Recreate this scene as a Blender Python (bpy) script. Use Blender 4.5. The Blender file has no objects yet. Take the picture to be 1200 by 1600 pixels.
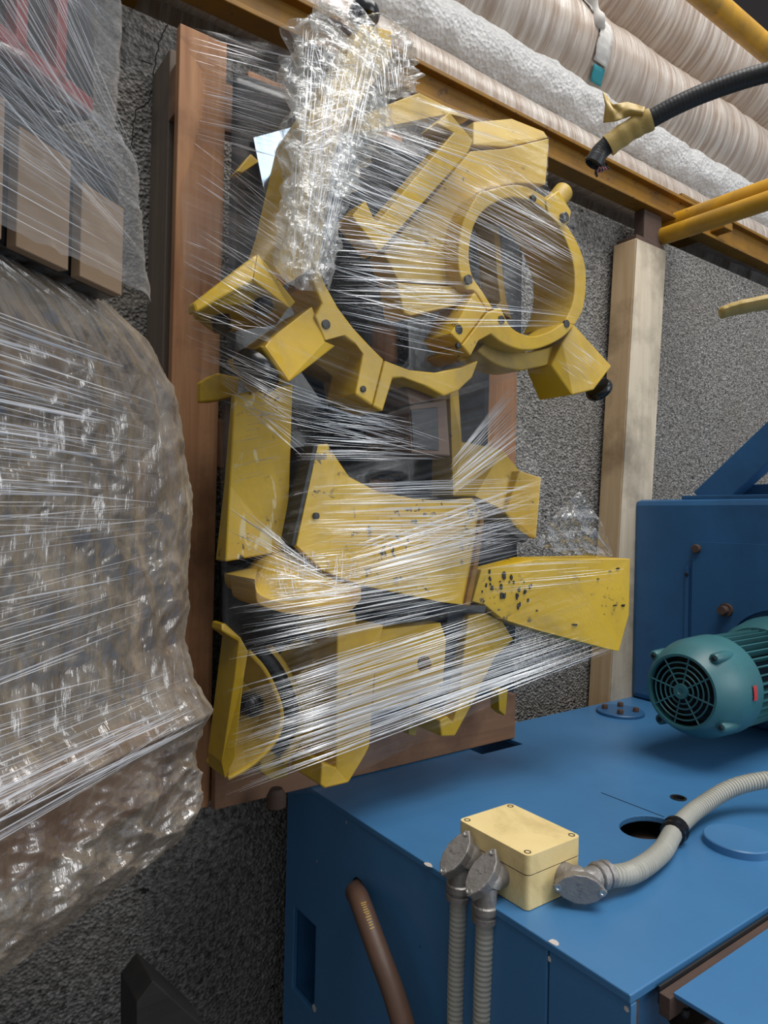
import bpy, bmesh, math, random
import numpy as np
from mathutils import Vector, Matrix
from mathutils.geometry import tessellate_polygon
rng = np.random.default_rng(7); random.seed(7)
SC = bpy.context.scene
COL = SC.collection

# ------------------------------------------------------------------ camera
F_PX = 1085.0
TH, PIT, RHO = math.radians(54), math.radians(0.6), math.radians(1.2)
F0 = np.array([math.cos(TH), math.sin(TH), 0]); R0 = np.array([math.sin(TH), -math.cos(TH), 0]); ZZ = np.array([0, 0, 1.0])
CF = F0*math.cos(PIT)+ZZ*math.sin(PIT); U0 = -F0*math.sin(PIT)+ZZ*math.cos(PIT)
CR = R0*math.cos(RHO)+U0*math.sin(RHO); CU = -R0*math.sin(RHO)+U0*math.cos(RHO)
cam = bpy.data.cameras.new('camera'); camo = bpy.data.objects.new('camera', cam); COL.objects.link(camo)
camo.matrix_world = Matrix(((CR[0], CU[0], -CF[0], 0), (CR[1], CU[1], -CF[1], 0), (CR[2], CU[2], -CF[2], 0), (0, 0, 0, 1)))
cam.sensor_fit = 'VERTICAL'; cam.sensor_height = 36.0; cam.lens = F_PX/1600*36.0; cam.clip_start = 0.02
SC.camera = camo

# ------------------------------------------------------------------ light
w = bpy.data.worlds.new('daylight'); SC.world = w; w.use_nodes = True
w.node_tree.nodes['Background'].inputs[0].default_value = (0.80, 0.88, 1.0, 1)
w.node_tree.nodes['Background'].inputs[1].default_value = 0.42
def area(name, loc, target, sx, sy, power, col):
    l = bpy.data.lights.new(name, 'AREA'); l.shape = 'RECTANGLE'; l.size = sx; l.size_y = sy; l.energy = power; l.color = col
    o = bpy.data.objects.new(name, l); COL.objects.link(o); o.location = loc
    o.rotation_euler = (Vector(target)-Vector(loc)).to_track_quat('-Z', 'Y').to_euler(); return o
area('roof_skylight', (1.4, -0.55, 4.3), (1.2, 0.9, 0), 4.0, 2.4, 225, (1.0, 0.98, 0.95))
area('hall_doorway', (3.2, -4.0, 1.6), (1.2, 1.2, 0.2), 2.6, 3.2, 95, (0.95, 0.98, 1.0))
SC.view_settings.view_transform = 'Standard'; SC.view_settings.look = 'None'
SC.view_settings.gamma = 1.0; SC.view_settings.use_curve_mapping = False
SC.view_settings.exposure = 0.08
try:
    SC.cycles.transparent_max_bounces = 24
except Exception: pass

# ------------------------------------------------------------------ helpers: photograph pixel -> point in the place
def ray(u, v): return CF+CR*((u-600)/F_PX)+CU*((800-v)/F_PX)
def PX(u, v, X): d = ray(u, v); return d*(X/d[0])
def PY(u, v, Y): d = ray(u, v); return d*(Y/d[1])
def PZ(u, v, Z): d = ray(u, v); return d*(Z/d[2])
def PT(u, v, t): return ray(u, v)*t

def finish(me, mat, smooth=False):
    me.materials.clear()
    if mat: me.materials.append(mat)
    if smooth:
        for p in me.polygons: p.use_smooth = True
def obj(name, verts, faces, mat, parent=None, smooth=False, bevel=0, fix=True):
    verts = np.asarray(verts, float)
    org = np.array(parent['_o']) if parent is not None and '_o' in parent else None
    if parent is None:
        org = verts.mean(axis=0); org[2] = verts[:, 2].min()
    me = bpy.data.meshes.new(name); me.from_pydata((verts-org).tolist(), [], [list(map(int, f)) for f in faces])
    if fix:
        bm = bmesh.new(); bm.from_mesh(me); bmesh.ops.recalc_face_normals(bm, faces=bm.faces); bm.to_mesh(me); bm.free()
    finish(me, mat, smooth)
    o = bpy.data.objects.new(name, me); COL.objects.link(o)
    if parent is not None:
        o.parent = parent; o['_o'] = [float(x) for x in org]
    else:
        o.location = org; o['_o'] = [float(x) for x in org]
    if bevel:
        m = o.modifiers.new('bevel', 'BEVEL'); m.width = bevel; m.segments = 2; m.limit_method = 'ANGLE'; m.angle_limit = math.radians(40)
    return o
def thing(name, label, cat, loc=(0, 0, 0), group=None, kind=None):
    o = bpy.data.objects.new(name, None); COL.objects.link(o); o.location = loc; o.empty_display_size = 0.05
    o['_o'] = [float(x) for x in loc]; return tag(o, label, cat, group, kind)
def tag(o, label=None, cat=None, group=None, kind=None):
    if label: o['label'] = label
    if cat: o['category'] = cat
    if group: o['group'] = group
    if kind: o['kind'] = kind
    return o
def V(*a): return np.array(a, float)
def slab(name, loops, o, e1, e2, dv, mat, parent=None, bevel=0, smooth=False):
    """flat plate: 2-D loops (outer, then holes) on the frame o,e1,e2, made thick along dv"""
    o = np.asarray(o, float); e1 = np.asarray(e1, float); e2 = np.asarray(e2, float); dv = np.asarray(dv, float)
    tri = tessellate_polygon([[Vector((p[0], p[1], 0)) for p in l] for l in loops])
    pts = [p for l in loops for p in l]; n = len(pts)
    fr = [o+e1*p[0]+e2*p[1] for p in pts]; verts = fr+[q+dv for q in fr]
    faces = [tuple(t) for t in tri]+[tuple(i+n for i in reversed(t)) for t in tri]
    k = 0
    for l in loops:
        m = len(l)
        for i in range(m):
            a, b = k+i, k+(i+1) % m; faces.append((a, b, b+n, a+n))
        k += m
    return obj(name, verts, faces, mat, parent, smooth, bevel)
def pixslab(name, pix, Y, depth, mat, parent=None, bevel=0.003, holes=()):
    """plate parallel to the wall whose front outline lies at distance Y"""
    def cv(l): return [(q[0], q[2]) for q in (PY(u, v, Y) for u, v in l)]
    return slab(name, [cv(pix)]+[cv(h) for h in holes], (0, Y, 0), (1, 0, 0), (0, 0, 1), (0, depth, 0), mat, parent, bevel)
def relief(name, vs, faces, yback, mat, parent=None, bevel=0.003):
    """faceted casting: front vertices (u,v,Y), sides carried straight back to yback"""
    f3 = [PY(u, v, y) for u, v, y in vs]; n = len(f3)
    b3 = [V(q[0], yback, q[2]) for q in f3]
    cnt = {}
    for f in faces:
        for i in range(len(f)):
            a, b = f[i], f[(i+1) % len(f)]; cnt.setdefault((min(a, b), max(a, b)), []).append((a, b))
    fs = [tuple(f) for f in faces]+[tuple(i+n for i in reversed(f)) for f in faces]
    for k, l in cnt.items():
        if len(l) == 1:
            a, b = l[0]; fs.append((b, a, a+n, b+n))
    return obj(name, f3+b3, fs, mat, parent, False, bevel)
def boxv(lo, hi):
    x0, y0, z0 = lo; x1, y1, z1 = hi
    v = [(x0, y0, z0), (x1, y0, z0), (x1, y1, z0), (x0, y1, z0), (x0, y0, z1), (x1, y0, z1), (x1, y1, z1), (x0, y1, z1)]
    return v, [(0, 3, 2, 1), (4, 5, 6, 7), (0, 1, 5, 4), (1, 2, 6, 5), (2, 3, 7, 6), (3, 0, 4, 7)]
def box(name, lo, hi, mat, parent=None, bevel=0.002):
    v, f = boxv(lo, hi); return obj(name, v, f, mat, parent, False, bevel)
def frame(d):
    d = np.asarray(d, float); d = d/np.linalg.norm(d)
    a = V(0, 0, 1) if abs(d[2]) < 0.9 else V(1, 0, 0)
    e1 = np.cross(a, d); e1 /= np.linalg.norm(e1); return e1, np.cross(d, e1), d
def catmull(pts, n=8):
    P = [np.asarray(p, float) for p in pts]; P = [2*P[0]-P[1]]+P+[2*P[-1]-P[-2]]; out = []
    for i in range(1, len(P)-2):
        for k in range(n):
            t = k/n; a, b, c, d = P[i-1:i+3]
            out.append(0.5*((2*b)+(c-a)*t+(2*a-5*b+4*c-d)*t*t+(3*b-a-3*c+d)*t**3))
    out.append(P[-2]); return out
def resample(pts, step):
    pts = np.array(pts); d = np.r_[0, np.cumsum(np.linalg.norm(np.diff(pts, axis=0), axis=1))]
    n = max(2, int(d[-1]/step)); s = np.linspace(0, d[-1], n+1)
    return [np.array([np.interp(x, d, pts[:, i]) for i in range(pts.shape[1])]) for x in s]
def tubev(pts, rad, seg=12, caps=True, sq=1.0):
    pts = [np.asarray(p, float) for p in pts]; n = len(pts); verts, faces = [], []
    e1, e2, d = frame(pts[1]-pts[0])
    for i, p in enumerate(pts):
        t = pts[min(i+1, n-1)]-pts[max(i-1, 0)]; t = t/(np.linalg.norm(t)+1e-9)
        e1 = e1-t*(e1@t); e1 /= np.linalg.norm(e1); e2 = np.cross(t, e1)
        r = rad[i] if hasattr(rad, '__len__') else rad
        for k in range(seg):
            a = 2*math.pi*k/seg; verts.append(p+r*(math.cos(a)*e1+sq*math.sin(a)*e2))
    for i in range(n-1):
        for k in range(seg):
            a, b = i*seg+k, i*seg+(k+1) % seg; faces.append((a, b, b+seg, a+seg))
    if caps: faces += [tuple(range(seg))[::-1], tuple(range((n-1)*seg, n*seg))]
    return verts, faces
def tube(name, pts, rad, mat, parent=None, seg=12, smooth=True, caps=True, sq=1.0):
    v, f = tubev(pts, rad, seg, caps, sq); o = obj(name, v, f, mat, parent, smooth)
    if smooth: autosmooth(o)
    return o
def autosmooth(o, ang=40):
    bm = bmesh.new(); bm.from_mesh(o.data)
    for e in bm.edges:
        if len(e.link_faces) == 2 and e.calc_face_angle(0) > math.radians(ang): e.smooth = False
    bm.to_mesh(o.data); bm.free()
def lathe(name, c, axis, prof, mat, parent=None, seg=32, ang=35, caps=True):
    """profile [(distance along axis, radius)]"""
    e1, e2, d = frame(axis); c = np.asarray(c, float); verts, faces = [], []
    for h, r in prof:
        for k in range(seg):
            a = 2*math.pi*k/seg; verts.append(c+d*h+r*(math.cos(a)*e1+math.sin(a)*e2))
    n = len(prof)
    for i in range(n-1):
        for k in range(seg):
            a, b = i*seg+k, i*seg+(k+1) % seg; faces.append((a, b, b+seg, a+seg))
    if caps: faces += [tuple(range(seg))[::-1], tuple(range((n-1)*seg, n*seg))]
    o = obj(name, verts, faces, mat, parent, True); autosmooth(o, ang); return o
def ring_pts(c, e1, e2, r, n=40):
    return [np.asarray(c)+r*(math.cos(2*math.pi*k/n)*np.asarray(e1)+math.sin(2*math.pi*k/n)*np.asarray(e2)) for k in range(n+1)]
def bolt(c, axis, r, h, mat, parent, name='bolt', seg=6): return lathe(name, c, axis, [(0, r), (h*0.8, r), (h, r*0.85)], mat, parent, seg)
def screw(u, v, Y, r, parent, mat): return lathe('screw', PY(u, v, Y), (0, -1, 0), [(-0.004, r), (0.0025, r), (0.003, r*0.8)], mat, parent, 14)
def vnoise(shape, cells, seed=0):
    """smooth value noise on a grid"""
    r = np.random.default_rng(seed); g = r.random((cells[0]+2, cells[1]+2))*2-1
    y = np.linspace(0, cells[0], shape[0]); x = np.linspace(0, cells[1], shape[1])
    yi = y.astype(int); xi = x.astype(int); fy = (y-yi)[:, None]; fx = (x-xi)[None]
    fy = fy*fy*(3-2*fy); fx = fx*fx*(3-2*fx)
    a = g[np.ix_(yi, xi)]; b = g[np.ix_(yi, xi+1)]; c = g[np.ix_(yi+1, xi)]; d = g[np.ix_(yi+1, xi+1)]
    return (a*(1-fx)+b*fx)*(1-fy)+(c*(1-fx)+d*fx)*fy

# ------------------------------------------------------------------ materials
MT = {}
def nodes(name):
    m = bpy.data.materials.new(name); m.use_nodes = True; MT[name] = m
    nt = m.node_tree; return m, nt, nt.nodes['Principled BSDF'], nt.nodes['Material Output']
def N(nt, kind, **kw):
    n = nt.nodes.new(kind)
    for k, v in kw.items():
        if k.startswith('i_'):
            key = k[2:]; key = int(key) if key.isdigit() else key.replace('_', ' ')
            n.inputs[key].default_value = v
        else: setattr(n, k, v)
    return n
def ramp(nt, src, stops):
    r = nt.nodes.new('ShaderNodeValToRGB'); nt.links.new(src, r.inputs[0]); el = r.color_ramp.elements
    while len(el) < len(stops): el.new(0.5)
    for e, (p, c) in zip(el, stops): e.position = p; e.color = (*c, 1) if len(c) == 3 else c
    return r.outputs[0]
def coords(nt, scale=(1, 1, 1), kind='Object', rot=(0, 0, 0)):
    t = N(nt, 'ShaderNodeTexCoord'); mp = N(nt, 'ShaderNodeMapping'); mp.inputs['Scale'].default_value = scale; mp.inputs['Rotation'].default_value = rot
    nt.links.new(t.outputs[kind], mp.inputs[0]); return mp.outputs[0]
def noise(nt, co, scale, detail=4, rough=0.55, dist=0.0):
    n = N(nt, 'ShaderNodeTexNoise'); n.inputs['Scale'].default_value = scale; n.inputs['Detail'].default_value = detail
    n.inputs['Roughness'].default_value = rough; n.inputs['Distortion'].default_value = dist; nt.links.new(co, n.inputs['Vector']); return n.outputs['Fac']
def mixc(nt, fac, a, b, mode='MIX'):
    m = N(nt, 'ShaderNodeMix', data_type='RGBA', blend_type=mode)
    for s, x in ((0, fac), (6, a), (7, b)):
        if isinstance(x, (tuple, list)): m.inputs[s].default_value = (*x, 1) if len(x) == 3 else x
        elif isinstance(x, (int, float)): m.inputs[s].default_value = x
        else: nt.links.new(x, m.inputs[s])
    return m.outputs[2]
def bump(nt, h, strength, dist, bs):
    b = N(nt, 'ShaderNodeBump'); b.inputs['Strength'].default_value = strength; b.inputs['Distance'].default_value = dist
    nt.links.new(h, b.inputs['Height']); nt.links.new(b.outputs[0], bs.inputs['Normal']); return b
def paint(name, c1, c2, chip=None, amount=0.3, rough=0.4, dirt=None, scale=9, metal=0.0, spec=0.5):
    m, nt, bs, out = nodes(name); co = coords(nt)
    c = mixc(nt, ramp(nt, noise(nt, co, scale, 5), [(0.35, (0, 0, 0)), (0.68, (1, 1, 1))]), c1, c2)
    if dirt:
        c = mixc(nt, ramp(nt, noise(nt, co, scale*0.45, 7, 0.68, 0.6), [(0.46, (0, 0, 0)), (0.76, (1, 1, 1))]), c, dirt)
    if chip:
        f = ramp(nt, noise(nt, co, scale*6, 5, 0.65), [(0.72-amount*0.3, (0, 0, 0)), (0.735-amount*0.3, (1, 1, 1))])
        g = ramp(nt, noise(nt, co, scale*0.8, 2), [(0.48, (0, 0, 0)), (0.58, (1, 1, 1))])
        mm = N(nt, 'ShaderNodeMath', operation='MULTIPLY'); nt.links.new(f, mm.inputs[0]); nt.links.new(g, mm.inputs[1])
        c = mixc(nt, mm.outputs[0], c, chip)
    nt.links.new(c, bs.inputs['Base Color']); bs.inputs['Roughness'].default_value = rough; bs.inputs['Metallic'].default_value = metal
    bs.inputs['Specular IOR Level'].default_value = spec
    bump(nt, noise(nt, co, scale*14, 3), 0.12, 0.002, bs); return m
def woodmat(name, c1, c2, axis=2, rough=0.75, st0=0.52):
    m, nt, bs, out = nodes(name); s = [26, 26, 26]; s[axis] = 1.3; co = coords(nt, s)
    n = noise(nt, co, 1.6, 6, 0.6, 0.7); c = mixc(nt, ramp(nt, n, [(0.3, (0, 0, 0)), (0.7, (1, 1, 1))]), c1, c2)
    co2 = coords(nt); st = ramp(nt, noise(nt, co2, 5, 5, 0.6), [(st0, (0, 0, 0)), (st0+0.23, (1, 1, 1))])
    c = mixc(nt, st, c, tuple(x*0.55 for x in c1)); nt.links.new(c, bs.inputs['Base Color']); bs.inputs['Roughness'].default_value = rough
    bump(nt, n, 0.25, 0.003, bs); return m
def concrete(name, c1, c2, c3):
    m, nt, bs, out = nodes(name); co = coords(nt)
    a = noise(nt, co, 72, 5, 0.62, 0.5); b = noise(nt, co, 3, 5, 0.6); v = N(nt, 'ShaderNodeTexVoronoi'); v.inputs['Scale'].default_value = 130; nt.links.new(co, v.inputs['Vector'])
    c = mixc(nt, ramp(nt, a, [(0.36, (0, 0, 0)), (0.62, (1, 1, 1))]), c1, c2)
    c = mixc(nt, ramp(nt, b, [(0.4, (0, 0, 0)), (0.75, (0.6, 0.6, 0.6))]), c, c3)
    pit = ramp(nt, noise(nt, co, 24, 4, 0.7), [(0.66, (0, 0, 0)), (0.70, (1, 1, 1))]); c = mixc(nt, pit, c, tuple(x*0.3 for x in c1))
    nt.links.new(c, bs.inputs['Base Color']); bs.inputs['Roughness'].default_value = 0.95
    ad = N(nt, 'ShaderNodeMath', operation='ADD'); nt.links.new(a, ad.inputs[0]); nt.links.new(v.outputs[0], ad.inputs[1])
    bump(nt, ad.outputs[0], 0.85, 0.012, bs); return m
def plain(name, c, rough=0.5, metal=0.0, bumps=0.0, bscale=60, c2=None):
    m, nt, bs, out = nodes(name); co = coords(nt); c2 = c2 or tuple(x*0.7 for x in c)
    n = noise(nt, co, bscale*0.25, 4); nt.links.new(mixc(nt, n, c, c2), bs.inputs['Base Color'])
    bs.inputs['Roughness'].default_value = rough; bs.inputs['Metallic'].default_value = metal
    if bumps: bump(nt, noise(nt, co, bscale, 4), bumps, 0.004, bs)
    return m
def filmmat(name, tint=(0.96, 0.96, 0.95), base=0.06, streak=0.35, haze=0.35, hazecol=(0.85, 0.87, 0.9), rough=0.16, su=1.2, sv=90, bstr=0.5, lo=0.5, hi=0.72, crumple=0, edge=0.6, haze2=None):
    """stretch film: see-through sheet whose pulled wrinkles (UV: x along the pull) reflect and scatter"""
    m, nt, bs, out = nodes(name); nt.nodes.remove(bs)
    co = coords(nt, (su, sv, 1), 'UV'); n1 = noise(nt, co, 1.0, 5, 0.6, 0.15); co2 = coords(nt, (su*2.6, sv*0.22, 1), 'UV'); n2 = noise(nt, co2, 1.0, 4, 0.6, 0.3)
    st = ramp(nt, n1, [(lo, (0, 0, 0)), (hi, (1, 1, 1))]); md = ramp(nt, n2, [(0.4, (0.15,)*3), (0.7, (1, 1, 1))])
    mu = N(nt, 'ShaderNodeMath', operation='MULTIPLY'); nt.links.new(st, mu.inputs[0]); nt.links.new(md, mu.inputs[1])
    h = n1
    if crumple:
        vo = N(nt, 'ShaderNodeTexVoronoi', feature='DISTANCE_TO_EDGE'); vo.inputs['Scale'].default_value = crumple; nt.links.new(coords(nt), vo.inputs['Vector'])
        ad = N(nt, 'ShaderNodeMath', operation='ADD'); nt.links.new(n1, ad.inputs[0]); nt.links.new(vo.outputs[0], ad.inputs[1]); h = ad.outputs[0]
    b = N(nt, 'ShaderNodeBump'); b.inputs['Strength'].default_value = bstr; b.inputs['Distance'].default_value = 0.004; nt.links.new(h, b.inputs['Height'])
    lw = N(nt, 'ShaderNodeLayerWeight'); lw.inputs['Blend'].default_value = 0.5; nt.links.new(b.outputs[0], lw.inputs['Normal'])
    pw = N(nt, 'ShaderNodeMath', operation='POWER'); nt.links.new(lw.outputs['Facing'], pw.inputs[0]); pw.inputs[1].default_value = 3.0
    f = N(nt, 'ShaderNodeMath', operation='MULTIPLY_ADD'); nt.links.new(mu.outputs[0], f.inputs[0]); f.inputs[1].default_value = streak; f.inputs[2].default_value = base
    f2 = N(nt, 'ShaderNodeMath', operation='ADD', use_clamp=True); nt.links.new(f.outputs[0], f2.inputs[0])
    fk = N(nt, 'ShaderNodeMath', operation='MULTIPLY'); nt.links.new(pw.outputs[0], fk.inputs[0]); fk.inputs[1].default_value = edge; nt.links.new(fk.outputs[0], f2.inputs[1])
    g = N(nt, 'ShaderNodeBsdfGlossy'); g.inputs['Roughness'].default_value = rough; nt.links.new(b.outputs[0], g.inputs['Normal']); g.inputs['Color'].default_value = (1, 1, 1, 1)
    d = N(nt, 'ShaderNodeBsdfDiffuse'); d.inputs['Color'].default_value = (*hazecol, 1); nt.links.new(b.outputs[0], d.inputs['Normal'])
    if haze2:
        pn = noise(nt, coords(nt), 11, 6, 0.65, 1.2); nt.links.new(mixc(nt, ramp(nt, pn, [(0.38, (0, 0, 0)), (0.64, (1, 1, 1))]), hazecol, haze2), d.inputs['Color'])
    mx = N(nt, 'ShaderNodeMixShader'); mx.inputs[0].default_value = haze; nt.links.new(g.outputs[0], mx.inputs[1]); nt.links.new(d.outputs[0], mx.inputs[2])
    t = N(nt, 'ShaderNodeBsdfTransparent'); t.inputs['Color'].default_value = (*tint, 1)
    o = N(nt, 'ShaderNodeMixShader'); nt.links.new(f2.outputs[0], o.inputs[0]); nt.links.new(t.outputs[0], o.inputs[1]); nt.links.new(mx.outputs[0], o.inputs[2])
    nt.links.new(o.outputs[0], out.inputs['Surface']); return m

Y_C1, Y_C2 = (0.59, 0.375, 0.012), (0.49, 0.295, 0.010)
M_yel = paint('yellow_paint', Y_C1, Y_C2, (0.035, 0.028, 0.022), 0.25, 0.38, (0.30, 0.20, 0.04))
M_yelw = paint('worn_yellow_paint', (0.64, 0.41, 0.012), (0.57, 0.35, 0.010), (0.03, 0.028, 0.026), 0.44, 0.36, (0.36, 0.24, 0.03))
M_yels = paint('scraped_yellow_paint', (0.64, 0.41, 0.012), (0.57, 0.35, 0.010), (0.05, 0.04, 0.03), 0.40, 0.36, (0.36, 0.24, 0.03))
def add_scrapes(m, col):
    nt = m.node_tree; bs = nt.nodes['Principled BSDF']; src = bs.inputs['Base Color'].links[0].from_socket
    f = ramp(nt, noise(nt, coords(nt, (1.6, 1, 0.7)), 17, 4, 0.5, 0.8), [(0.60, (0, 0, 0)), (0.625, (1, 1, 1))]); nt.links.new(mixc(nt, f, src, col), bs.inputs['Base Color'])
add_scrapes(M_yels, (0.68, 0.55, 0.26))
M_yeld = paint('dull_yellow_paint', (0.50, 0.33, 0.035), (0.42, 0.26, 0.025), (0.05, 0.04, 0.03), 0.3, 0.5, (0.22, 0.15, 0.05))
M_beam = paint('mustard_paint', (0.26, 0.125, 0.008), (0.19, 0.09, 0.008), (0.09, 0.045, 0.02), 0.4, 0.6, (0.13, 0.07, 0.025), spec=0.3)
M_pipe = paint('orange_yellow_paint', (0.56, 0.29, 0.012), (0.46, 0.23, 0.01), (0.10, 0.05, 0.02), 0.25, 0.42, (0.22, 0.13, 0.03))
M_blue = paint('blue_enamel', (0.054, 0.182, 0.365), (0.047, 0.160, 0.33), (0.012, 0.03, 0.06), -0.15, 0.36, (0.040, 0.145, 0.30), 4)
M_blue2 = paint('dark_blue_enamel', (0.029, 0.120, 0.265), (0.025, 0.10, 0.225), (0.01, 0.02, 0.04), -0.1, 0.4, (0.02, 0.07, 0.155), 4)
M_teal = paint('teal_enamel', (0.040, 0.150, 0.165), (0.032, 0.12, 0.135), (0.02, 0.05, 0.06), -0.1, 0.42, (0.03, 0.08, 0.08), 8)
M_cream = paint('cream_plastic', (0.80, 0.62, 0.29), (0.74, 0.56, 0.25), (0.12, 0.09, 0.05), 0.12, 0.45, (0.38, 0.26, 0.10), 12)
M_wood = woodmat('pine', (0.50, 0.33, 0.17), (0.60, 0.43, 0.25)); M_woodg = woodmat('weathered_pine', (0.52, 0.43, 0.31), (0.66, 0.56, 0.42), 2, 0.8, 0.46)
M_woodr = woodmat('red_brown_timber', (0.25, 0.105, 0.042), (0.40, 0.205, 0.095)); M_woodh = woodmat('red_brown_timber_flat', (0.20, 0.10, 0.055), (0.28, 0.15, 0.08), 0)
M_woodk = woodmat('grimy_shaded_timber', (0.10, 0.075, 0.055), (0.16, 0.115, 0.08))  # grime and the pallet side's shade mixed into one dark brown
M_woodx = woodmat('black_timber', (0.012, 0.011, 0.010), (0.02, 0.018, 0.016), 0, 0.7)
M_conc = concrete('rough_render', (0.062, 0.057, 0.050), (0.36, 0.34, 0.315), (0.17, 0.15, 0.12))
M_floor = concrete('floor_concrete', (0.12, 0.115, 0.11), (0.2, 0.19, 0.18), (0.14, 0.13, 0.12))
M_dark = plain('dark_cladding', (0.045, 0.028, 0.024), 0.8)
M_blk = plain('black_plastic', (0.008, 0.008, 0.009), 0.22); M_steel = plain('dark_steel', (0.05, 0.05, 0.052), 0.45, 0.7, 0.2)
M_sheet = plain('black_sheet', (0.012, 0.011, 0.012), 0.26, 0, 0.5, 18); M_mirror = plain('sky_tinted_steel', (0.16, 0.21, 0.28), 0.10, 1.0)  # the steel's blue is a sky reflection put into its colour
M_alu = plain('cast_aluminium', (0.36, 0.34, 0.32), 0.45, 0.6, 0.35, 120, (0.20, 0.18, 0.165)); M_bright = plain('bright_screw', (0.6, 0.58, 0.55), 0.3, 0.9)
M_cond = plain('grey_pvc', (0.42, 0.41, 0.355), 0.5); M_hose = plain('brown_rubber', (0.075, 0.048, 0.038), 0.5, 0, 0.2, 40, (0.14, 0.07, 0.04))
M_cable = plain('black_conduit', (0.03, 0.028, 0.026), 0.45, 0.2, 0.3, 50); M_tape = plain('yellow_tape', (0.62, 0.44, 0.14), 0.5, 0, 0.4, 40, (0.34, 0.22, 0.05))
M_rust = plain('rust_brown', (0.11, 0.06, 0.04), 0.8, 0.1, 0.4, 60, (0.05, 0.035, 0.03)); M_brown = plain('brown_block', (0.16, 0.09, 0.055), 0.55, 0, 0.2, 30)
M_chip = plain('bare_primer', (0.62, 0.55, 0.5), 0.7); M_red = plain('red_paint', (0.30, 0.028, 0.025), 0.4); M_wire = plain('wire_pink', (0.45, 0.16, 0.16), 0.5)
M_teallab = plain('teal_label', (0.03, 0.32, 0.38), 0.5); M_strap = plain('white_fabric', (0.66, 0.64, 0.60), 0.7, 0, 0.4, 50); M_redlab = plain('red_label', (0.55, 0.05, 0.05), 0.5)
M_greyc = plain('grey_casting', (0.16, 0.165, 0.17), 0.6, 0.1, 0.3, 30); M_board = plain('brown_board', (0.30, 0.20, 0.12), 0.8, 0, 0.2, 20)
M_ring = plain('tan_edge', (0.62, 0.38, 0.10), 0.45)

# ------------------------------------------------------------------ the setting
WALL_Y, WALL_TOP, FLOOR = 1.52, 1.085, -1.5
tag(box('wall_back', (-3.0, WALL_Y, FLOOR), (6.0, WALL_Y+0.22, WALL_TOP), M_conc, None, 0.012), 'rough grey rendered concrete wall behind the wrapped pallet', 'wall', kind='structure')
tag(box('floor', (-4, -5, FLOOR-0.1), (7, 5.2, FLOOR), M_floor, None, 0), 'grey concrete hall floor', 'floor', kind='structure')
tag(box('wall_upper', (-4, 3.6, FLOOR), (9, 3.7, 6.0), M_dark, None, 0), 'dark brown wall beyond the wrapped rolls', 'wall', kind='structure')
# cracks in the render beside the pallet: thin recessed dark seams following the wall
for k, pl in enumerate([[(262, 38), (250, 62), (243, 100), (240, 130), (232, 160), (212, 172)], [(212, 172), (208, 205), (205, 232), (192, 245), (196, 280)], [(240, 100), (222, 97), (214, 90)]]):
    pts = [PY(u, v, WALL_Y-0.0005) for u, v in pl]
    pts = [p+V(*(rng.normal(0, 0.0015, 3)*V(1, 0, 1))) for p in resample(pts, 0.008)]
    tube('crack', pts, 0.0011, M_woodx, bpy.data.objects['wall_back'], 4)

# ------------------------------------------------------------------ rack of wrapped rolls above the wall
rack = thing('storage_rack', 'mustard yellow steel rack frame carrying the wrapped rolls', 'rack', (1.2, 1.45, FLOOR))
def ibeam(name, x0, x1, y0, z0, z1, d, mat, fl=0.012, wb=0.010):
    yb = y0+d/2
    o = [(y0, z0), (y0+d, z0), (y0+d, z0+fl), (yb+wb/2, z0+fl), (yb+wb/2, z1-fl), (y0+d, z1-fl), (y0+d, z1), (y0, z1), (y0, z1-fl), (yb-wb/2, z1-fl), (yb-wb/2, z0+fl), (y0, z0+fl)]
    return slab(name, [o], (x0, 0, 0), (0, 1, 0), (0, 0, 1), (x1-x0, 0, 0), mat, rack, 0.002)
ibeam('beam', -1.0, 2.43, 1.40, 1.098, 1.19, 0.060, M_beam)
ibeam('beam', 2.45, 5.2, 1.48, 1.155, 1.27, 0.060, M_beam)
tube('cross_tube', [V(2.32, 1.52, 1.100), V(2.30, 0.2, 1.085)], 0.037, M_pipe, rack, 20)
tube('cross_tube', [V(2.235, 1.66, 1.030), V(2.235, 0.2, 1.020)], 0.030, M_pipe, rack, 20)
tube('rail_tube', [V(0.8, 1.35, 1.905), V(4.5, 1.35, 1.905)], 0.042, M_pipe, rack, 20)
box('bracket', (2.12, 1.42, 0.978), (2.225, 1.46, 1.096), M_rust, rack)
box('bracket', (2.07, 1.415, 0.976), (2.232, 1.495, 0.992), M_rust, rack)
for x in (-0.7, 0.4, 1.0, 1.55, 2.7, 3.8): box('bearer', (x, 1.445, 1.192), (x+0.06, 2.6, 1.222), M_beam, rack)
for x in (-0.8, 4.6): box('upright', (x, 1.36, FLOOR), (x+0.08, 1.44, 2.0), M_beam, rack)
for x in (-0.8, 4.6): box('upright', (x, 2.5, FLOOR), (x+0.08, 2.58, 2.0), M_beam, rack)

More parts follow.
